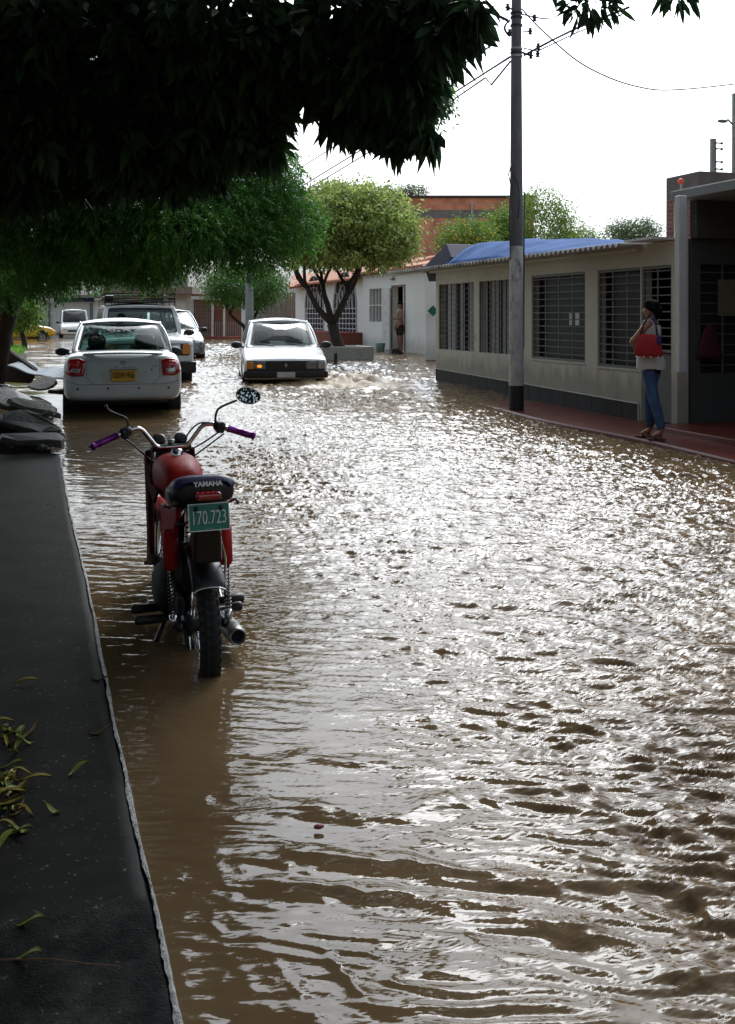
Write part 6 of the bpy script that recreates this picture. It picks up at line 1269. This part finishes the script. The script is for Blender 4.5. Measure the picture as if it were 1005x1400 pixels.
blobs = [(392,300,15.5,.42,.45,.42), (340,272,15.5,.75,.5,.58), (290,296,15,.75,.6,.48), (345,333,15,.38,.4,.28), (250,312,14.5,.7,.7,.42), (565,112,9.5,.20,.3,.22), (200,322,15,.8,.8,.40), (140,322,15,.9,.9,.42), (80,320,15.5,.9,.9,.44), (20,325,16,.9,.9,.44), (-60,370,16.5,.8,.9,.6),
         (60,280,15,1.1,1,.9), (160,270,15,1.1,1,.9), (260,260,15.5,1.1,1,.8), (330,230,16,.9,.9,.6), (-60,250,15,1.2,1,1.2), (100,180,15,1.3,1.1,.9), (230,180,16,1.2,1.1,.8), (200,362,15.3,.45,.4,.14), (120,362,15.6,.5,.4,.14), (0,60,15,1.5,1.3,1.2), (150,40,15.5,1.5,1.3,1.2), (-80,150,14,1.3,1.5,1.4), (60,378,16,.4,.4,.13), (0,385,17,.4,.4,.16)]  # topmost blobs added to keep light off the crown's left side
Cs = []; Ds = []
for px, py, d, ru, rd, rz2 in blobs:
    n_ = int(1500*ru*max(rz2,.3)*1.0)+200; q, v = in_blob(n_, (0,0,0), (1,1,1), .45); c0 = P(px, py, d)
    X = q[:,0]*ru; D0 = q[:,1]*rd; W = np.stack([CN*X+SN*D0, -SN*X+CN*D0, q[:,2]*rz2], 1)+np.array(c0-nl_); Cs.append(W); Ds.append(v*.6+RNG.normal(size=v.shape)*.5+np.array([0,0,-.25]))
V, T = fronds(np.concatenate(Cs), np.concatenate(Ds), RNG.uniform(.16,.30,sum(len(c) for c in Cs)), 6, .062, .010)
tri_mesh('crown', V, T, mat('neem_leaves', (.068,.20,.026), .4, var=.4, vs=1.5, isl=.5, trans=.45), nm_)

# mango tree spreading over us
mt = empty('mango_tree', (-3.6, 3.2, .05), 0, 'dark large-leaved tree overhanging the whole upper part of the view', 'tree'); ml = Vector(mt.location)
mb = MB(); M_ = lambda v: Vector(v)-ml
mb.tube([M_((-3.6,3.2,-.1)), M_((-3.55,3.25,1.0)), M_((-3.3,3.4,2.2)), M_((-2.8,3.7,3.2))], [.38,.30,.26,.22], 14)
for pts in (((-2.8,3.7,3.2), (-1.6,4.4,3.7), (-.3,5.0,3.8), (1.0,5.3,3.5)), ((-3.3,3.4,2.2), (-2.2,4.6,3.0), (-.9,5.6,3.2), (.4,6.2,3.0)), ((-2.8,3.7,3.2), (-1.8,2.8,4.0), (-.4,1.8,4.3), (.8,1.2,4.2)), ((-2.8,3.7,3.2), (-3.6,5.2,4.0), (-3.8,7.0,4.0)), ((-1.6,4.4,3.7), (-.9,3.6,4.3), (.3,3.2,4.4)), ((-.3,5.0,3.8), (.3,5.8,3.3), (.9,6.2,2.9))):
    mb.tube([M_(p) for p in pts], [.15,.10,.07,.04][:len(pts)], 9)
mb.build('trunk', M_bark, mt, smooth=True)
def pb_(px, py, d, ru, rd, rz2, n_): return (P(px, py, d), ru, rd, rz2, n_)
mbl = [pb_(548,88,5.6,.24,.35,.26,60), pb_(566,128,5.5,.12,.25,.14,30), pb_(530,140,5.6,.16,.3,.13,34), pb_(490,122,5.7,.16,.35,.14,38), pb_(480,60,5.7,.35,.45,.32,90), pb_(600,30,5.4,.20,.35,.20,42), pb_(640,22,5.2,.07,.2,.12,14), pb_(560,20,5.5,.3,.4,.25,50),
       pb_(400,75,5.8,.35,.45,.26,90), pb_(340,140,5.9,.22,.4,.20,50), pb_(335,180,5.9,.17,.3,.12,26), pb_(372,165,5.9,.09,.2,.10,9), pb_(300,60,5.8,.45,.5,.4,110), pb_(290,160,6.0,.40,.5,.27,90), pb_(200,80,6.0,.5,.5,.42,110), pb_(190,190,6.2,.45,.5,.25,90), pb_(100,60,6.0,.5,.5,.45,110), pb_(90,180,6.2,.5,.5,.32,100), pb_(10,100,6.0,.5,.5,.5,110), pb_(0,210,6.3,.45,.5,.30,90), pb_(-60,60,6.0,.5,.6,.6,80), pb_(-70,200,6.3,.4,.5,.4,70), pb_(375,205,5.8,.05,.1,.05,4), pb_(250,230,6.3,.3,.3,.12,40), pb_(120,235,6.5,.4,.3,.13,50), pb_(20,245,6.6,.4,.3,.16,50), pb_(505,178,5.6,.10,.2,.04,7), pb_(585,178,5.4,.03,.1,.05,3), pb_(545,190,5.5,.05,.1,.05,5), pb_(455,168,5.7,.05,.1,.04,3), pb_(602,60,5.3,.05,.2,.07,6)]
Cs = []; Ds = []; NW = 11
for c0, ru, rd, rz2, n_ in mbl:
    q, v = in_blob(n_, (0,0,0), (1,1,1), .3); X = q[:,0]*ru; D0 = q[:,1]*rd; wc = np.stack([CN*X+SN*D0, -SN*X+CN*D0, q[:,2]*rz2], 1)+np.array(c0)
    ax = v*np.array([.8,.8,.3])+RNG.normal(size=v.shape)*.35+np.array([0,0,-.15]); ax /= np.linalg.norm(ax, axis=1, keepdims=True)     # a whorl: leaves round a twig tip
    A = np.repeat(ax, NW, 0); Cs.append(np.repeat(wc, NW, 0)-A*RNG.uniform(0,.10,(len(A),1))); Ds.append(A*.55+RNG.normal(size=A.shape)*.55+np.array([0,0,-.45]))
C1 = np.concatenate(Cs)-np.array(ml); D1 = np.concatenate(Ds)
V1, T1 = leaf_cloud(C1, D1, RNG.uniform(.08,.17,len(C1)), RNG.uniform(.018,.032,len(C1)), .35, 2, .3)
tm = mat('mango_leaves', (.034,.075,.030), .6, var=.4, vs=3, isl=.5, trans=.25, spec=.2)
# unseen crown overhead and behind us, enlarged to block the sky
n_ = 19000; X = RNG.uniform(-8, 3.5, n_); Y = RNG.uniform(-10, 5.2, n_); dd = SN*X+CN*Y; uu = CN*X-SN*Y; Z = RNG.uniform(3.3, 4.6, n_)+.10*np.abs(Y)*0
Z = np.maximum(Z, H+.34*np.maximum(dd, 0)+.15); keep = (uu < .75+.10*dd) | (dd < 0); keep &= ~((dd < 0) & (uu > 3.2)); C2 = np.stack([X, Y, Z], 1)[keep]
# more unseen crown above the frame and lower at its left, added for shade
X = RNG.uniform(-8, 2.6, 9000); Y = RNG.uniform(5, 13, 9000); dd = SN*X+CN*Y; Z = H+.30*dd+RNG.uniform(.2, 1.6, 9000); uu = CN*X-SN*Y; k4 = uu < .30; C5 = np.stack([X, Y, Z], 1)[k4]
X = RNG.uniform(-10, 2.5, 14000); Y = RNG.uniform(10, 22, 14000); dd = SN*X+CN*Y; Z = H+.30*dd+RNG.uniform(.2, 1.8, 14000); uu = CN*X-SN*Y; k5 = uu < -.13*dd; C6 = np.stack([X, Y, Z], 1)[k5]
X = RNG.uniform(-8, -2.2, 4500); Y = RNG.uniform(0, 9, 4500); Z = RNG.uniform(2.0, 4.4, 4500); dd = SN*X+CN*Y; uu = CN*X-SN*Y; k2 = (uu < -.37*np.maximum(dd,0)-.3); C3 = np.stack([X,Y,Z],1)[k2]
C4 = np.concatenate([C2, C3, C5, C6])-np.array(ml); D4 = RNG.normal(size=C4.shape)*.6+np.array([0,0,-.4])
V2, T2 = leaf_cloud(C4, D4, RNG.uniform(.28,.42,len(C4)), .075, .3, 1, .2)
V, T = merge_vt([(V1, T1), (V2, T2)]); tri_mesh('crown', V, T, tm, mt)
for i, (px, py, d, n_, ru, rz2, lab) in enumerate(((808, 6, 4.2, 90, .11, .055, 'sprig of dark leaves hanging into the white sky beside the pole'), (925, -6, 4.2, 40, .07, .03, 'smaller leaf sprig at the top edge of the sky'))):
    c0 = P(px, py, d); q, v = in_blob(n_, (0,0,0), (1,1,1), .2); W = np.stack([CN*q[:,0]*ru, -SN*q[:,0]*ru+q[:,1]*ru*.5, q[:,2]*rz2], 1); V, T = leaf_cloud(W, v*.7+RNG.normal(size=v.shape)*.4+np.array([0,0,-.4]), RNG.uniform(.04,.085,n_), .012, .3, 2, .3)
    r_ = empty('leafy_branch', c0, 0, lab, 'branch', 'sprigs hanging from above'); tri_mesh('leaves', V, T, tm, r_); MB().tube([(-.05,0,0), (.0,.1,.12), (.05,.3,.5), (-.2,.2,1.6)], [.006,.008,.012,.02], 6).build('twig', M_bark, r_, smooth=True)

# ------------------------------------------------------------------ fallen leaves on the wet pavement
rs = random.Random(12)
lm_ = [mat('yellow_leaf', (.33,.27,.035), .5, var=.3, vs=30), mat('green_yellow_leaf', (.20,.25,.03), .5, var=.3, vs=30), mat('brown_leaf', (.16,.10,.03), .6, var=.3, vs=30)]
def flat_leaf(i, L, W_, m):
    mb = MB(); n = 8; top = []
    for k in range(n+1): t = k/n; wd_ = W_*math.sin(PI*min(1, t*1.02))**.8*(1-.35*t); cv = .12*L*math.sin(t*PI)*(1 if i % 2 else -1); z = .004+.012*math.sin(t*PI*1.2+i)+.003; top.append([(cv-wd_, L*(t-.5), z+.006), (cv, L*(t-.5), z), (cv+wd_, L*(t-.5), z+.007)])
    for a, b in zip(top[:-1], top[1:]): mb.add([a[0],a[1],a[2],b[0],b[1],b[2]], [(0,1,4,3), (1,2,5,4)])
    return mb.build('fallen_leaf', m, merge=True, smooth=True)
protos = [flat_leaf(i, *a) for i, a in enumerate(((.092,.011,lm_[0]), (.07,.013,lm_[1]), (.08,.008,lm_[2]), (.105,.010,lm_[0]), (.05,.011,lm_[1]), (.065,.007,lm_[0])))]
single = [(36,934,0,'yellow leaf lying alone on the dark pavement above the leaf cluster'), (138,929,2,'thin brown leaf at the kerb line beside the motorcycle'), (136,1001,2,'small brown leaf lying near the kerb just below the motorcycle'), (42,1266,1,'pale green-yellow leaf alone at the edge of the puddle'), (38,1314,1,'green-yellow leaf on the grainy concrete near the bottom'), (70,693,5,'pale leaf stalk pair on the far end of the dark pavement'), (72,1109,4,'curled yellow-green leaf, the lowest one nearest the kerb'), (108,1056,1,'bright green leaf with long stalk, outermost of the cluster')]
used = set()
def put(k, px, py, rot, lab, grp=None):
    if k in used: o = protos[k].copy(); C.objects.link(o)
    else: o = protos[k]; used.add(k)
    g_ = G(px, py, .054); o.location = (g_.x, g_.y, .051+rs.uniform(0,.004)); o.rotation_euler = (rs.uniform(-.05,.05), rs.uniform(-.05,.05), rot); tag(o, lab, 'leaf', grp or 'fallen leaves on the pavement')
for px, py, k, lab in single: put(k, px, py, rs.uniform(1.0, 2.0), lab)
for i in range(44):
    px = rs.choice((rs.uniform(0,60), rs.uniform(0,20), rs.uniform(0,35))); py = rs.choice((rs.gauss(1072,14), rs.gauss(1125,20), rs.gauss(1010,8), rs.gauss(1090,30)))
    put(rs.randrange(6), px, py, rs.uniform(0, 3.1), 'yellow-green fallen leaf in the dense cluster on the dark wet pavement', 'clustered fallen leaves')
mb = MB(); mb.tube([G(0,1312,.06), G(70,1311,.06), G(120,1318,.06), G(160,1321,.06)], .0018, 5); o = mb.build('leaf_stalk', mat('brown_stalk', (.12,.05,.02), .6), off=G(0,1312,.06)); tag(o, 'long thin brown stalk lying across the grainy concrete', 'stalk')
mb = MB(); c0 = G(436,1130,.012); mb.ball(c0, (.016,.010,.007), 10, 6); o = mb.build('plastic_scrap', mat('dull_red_plastic', (.20,.03,.03), .5), off=c0, smooth=True); tag(o, 'small dull red scrap floating among the ripples', 'scrap')
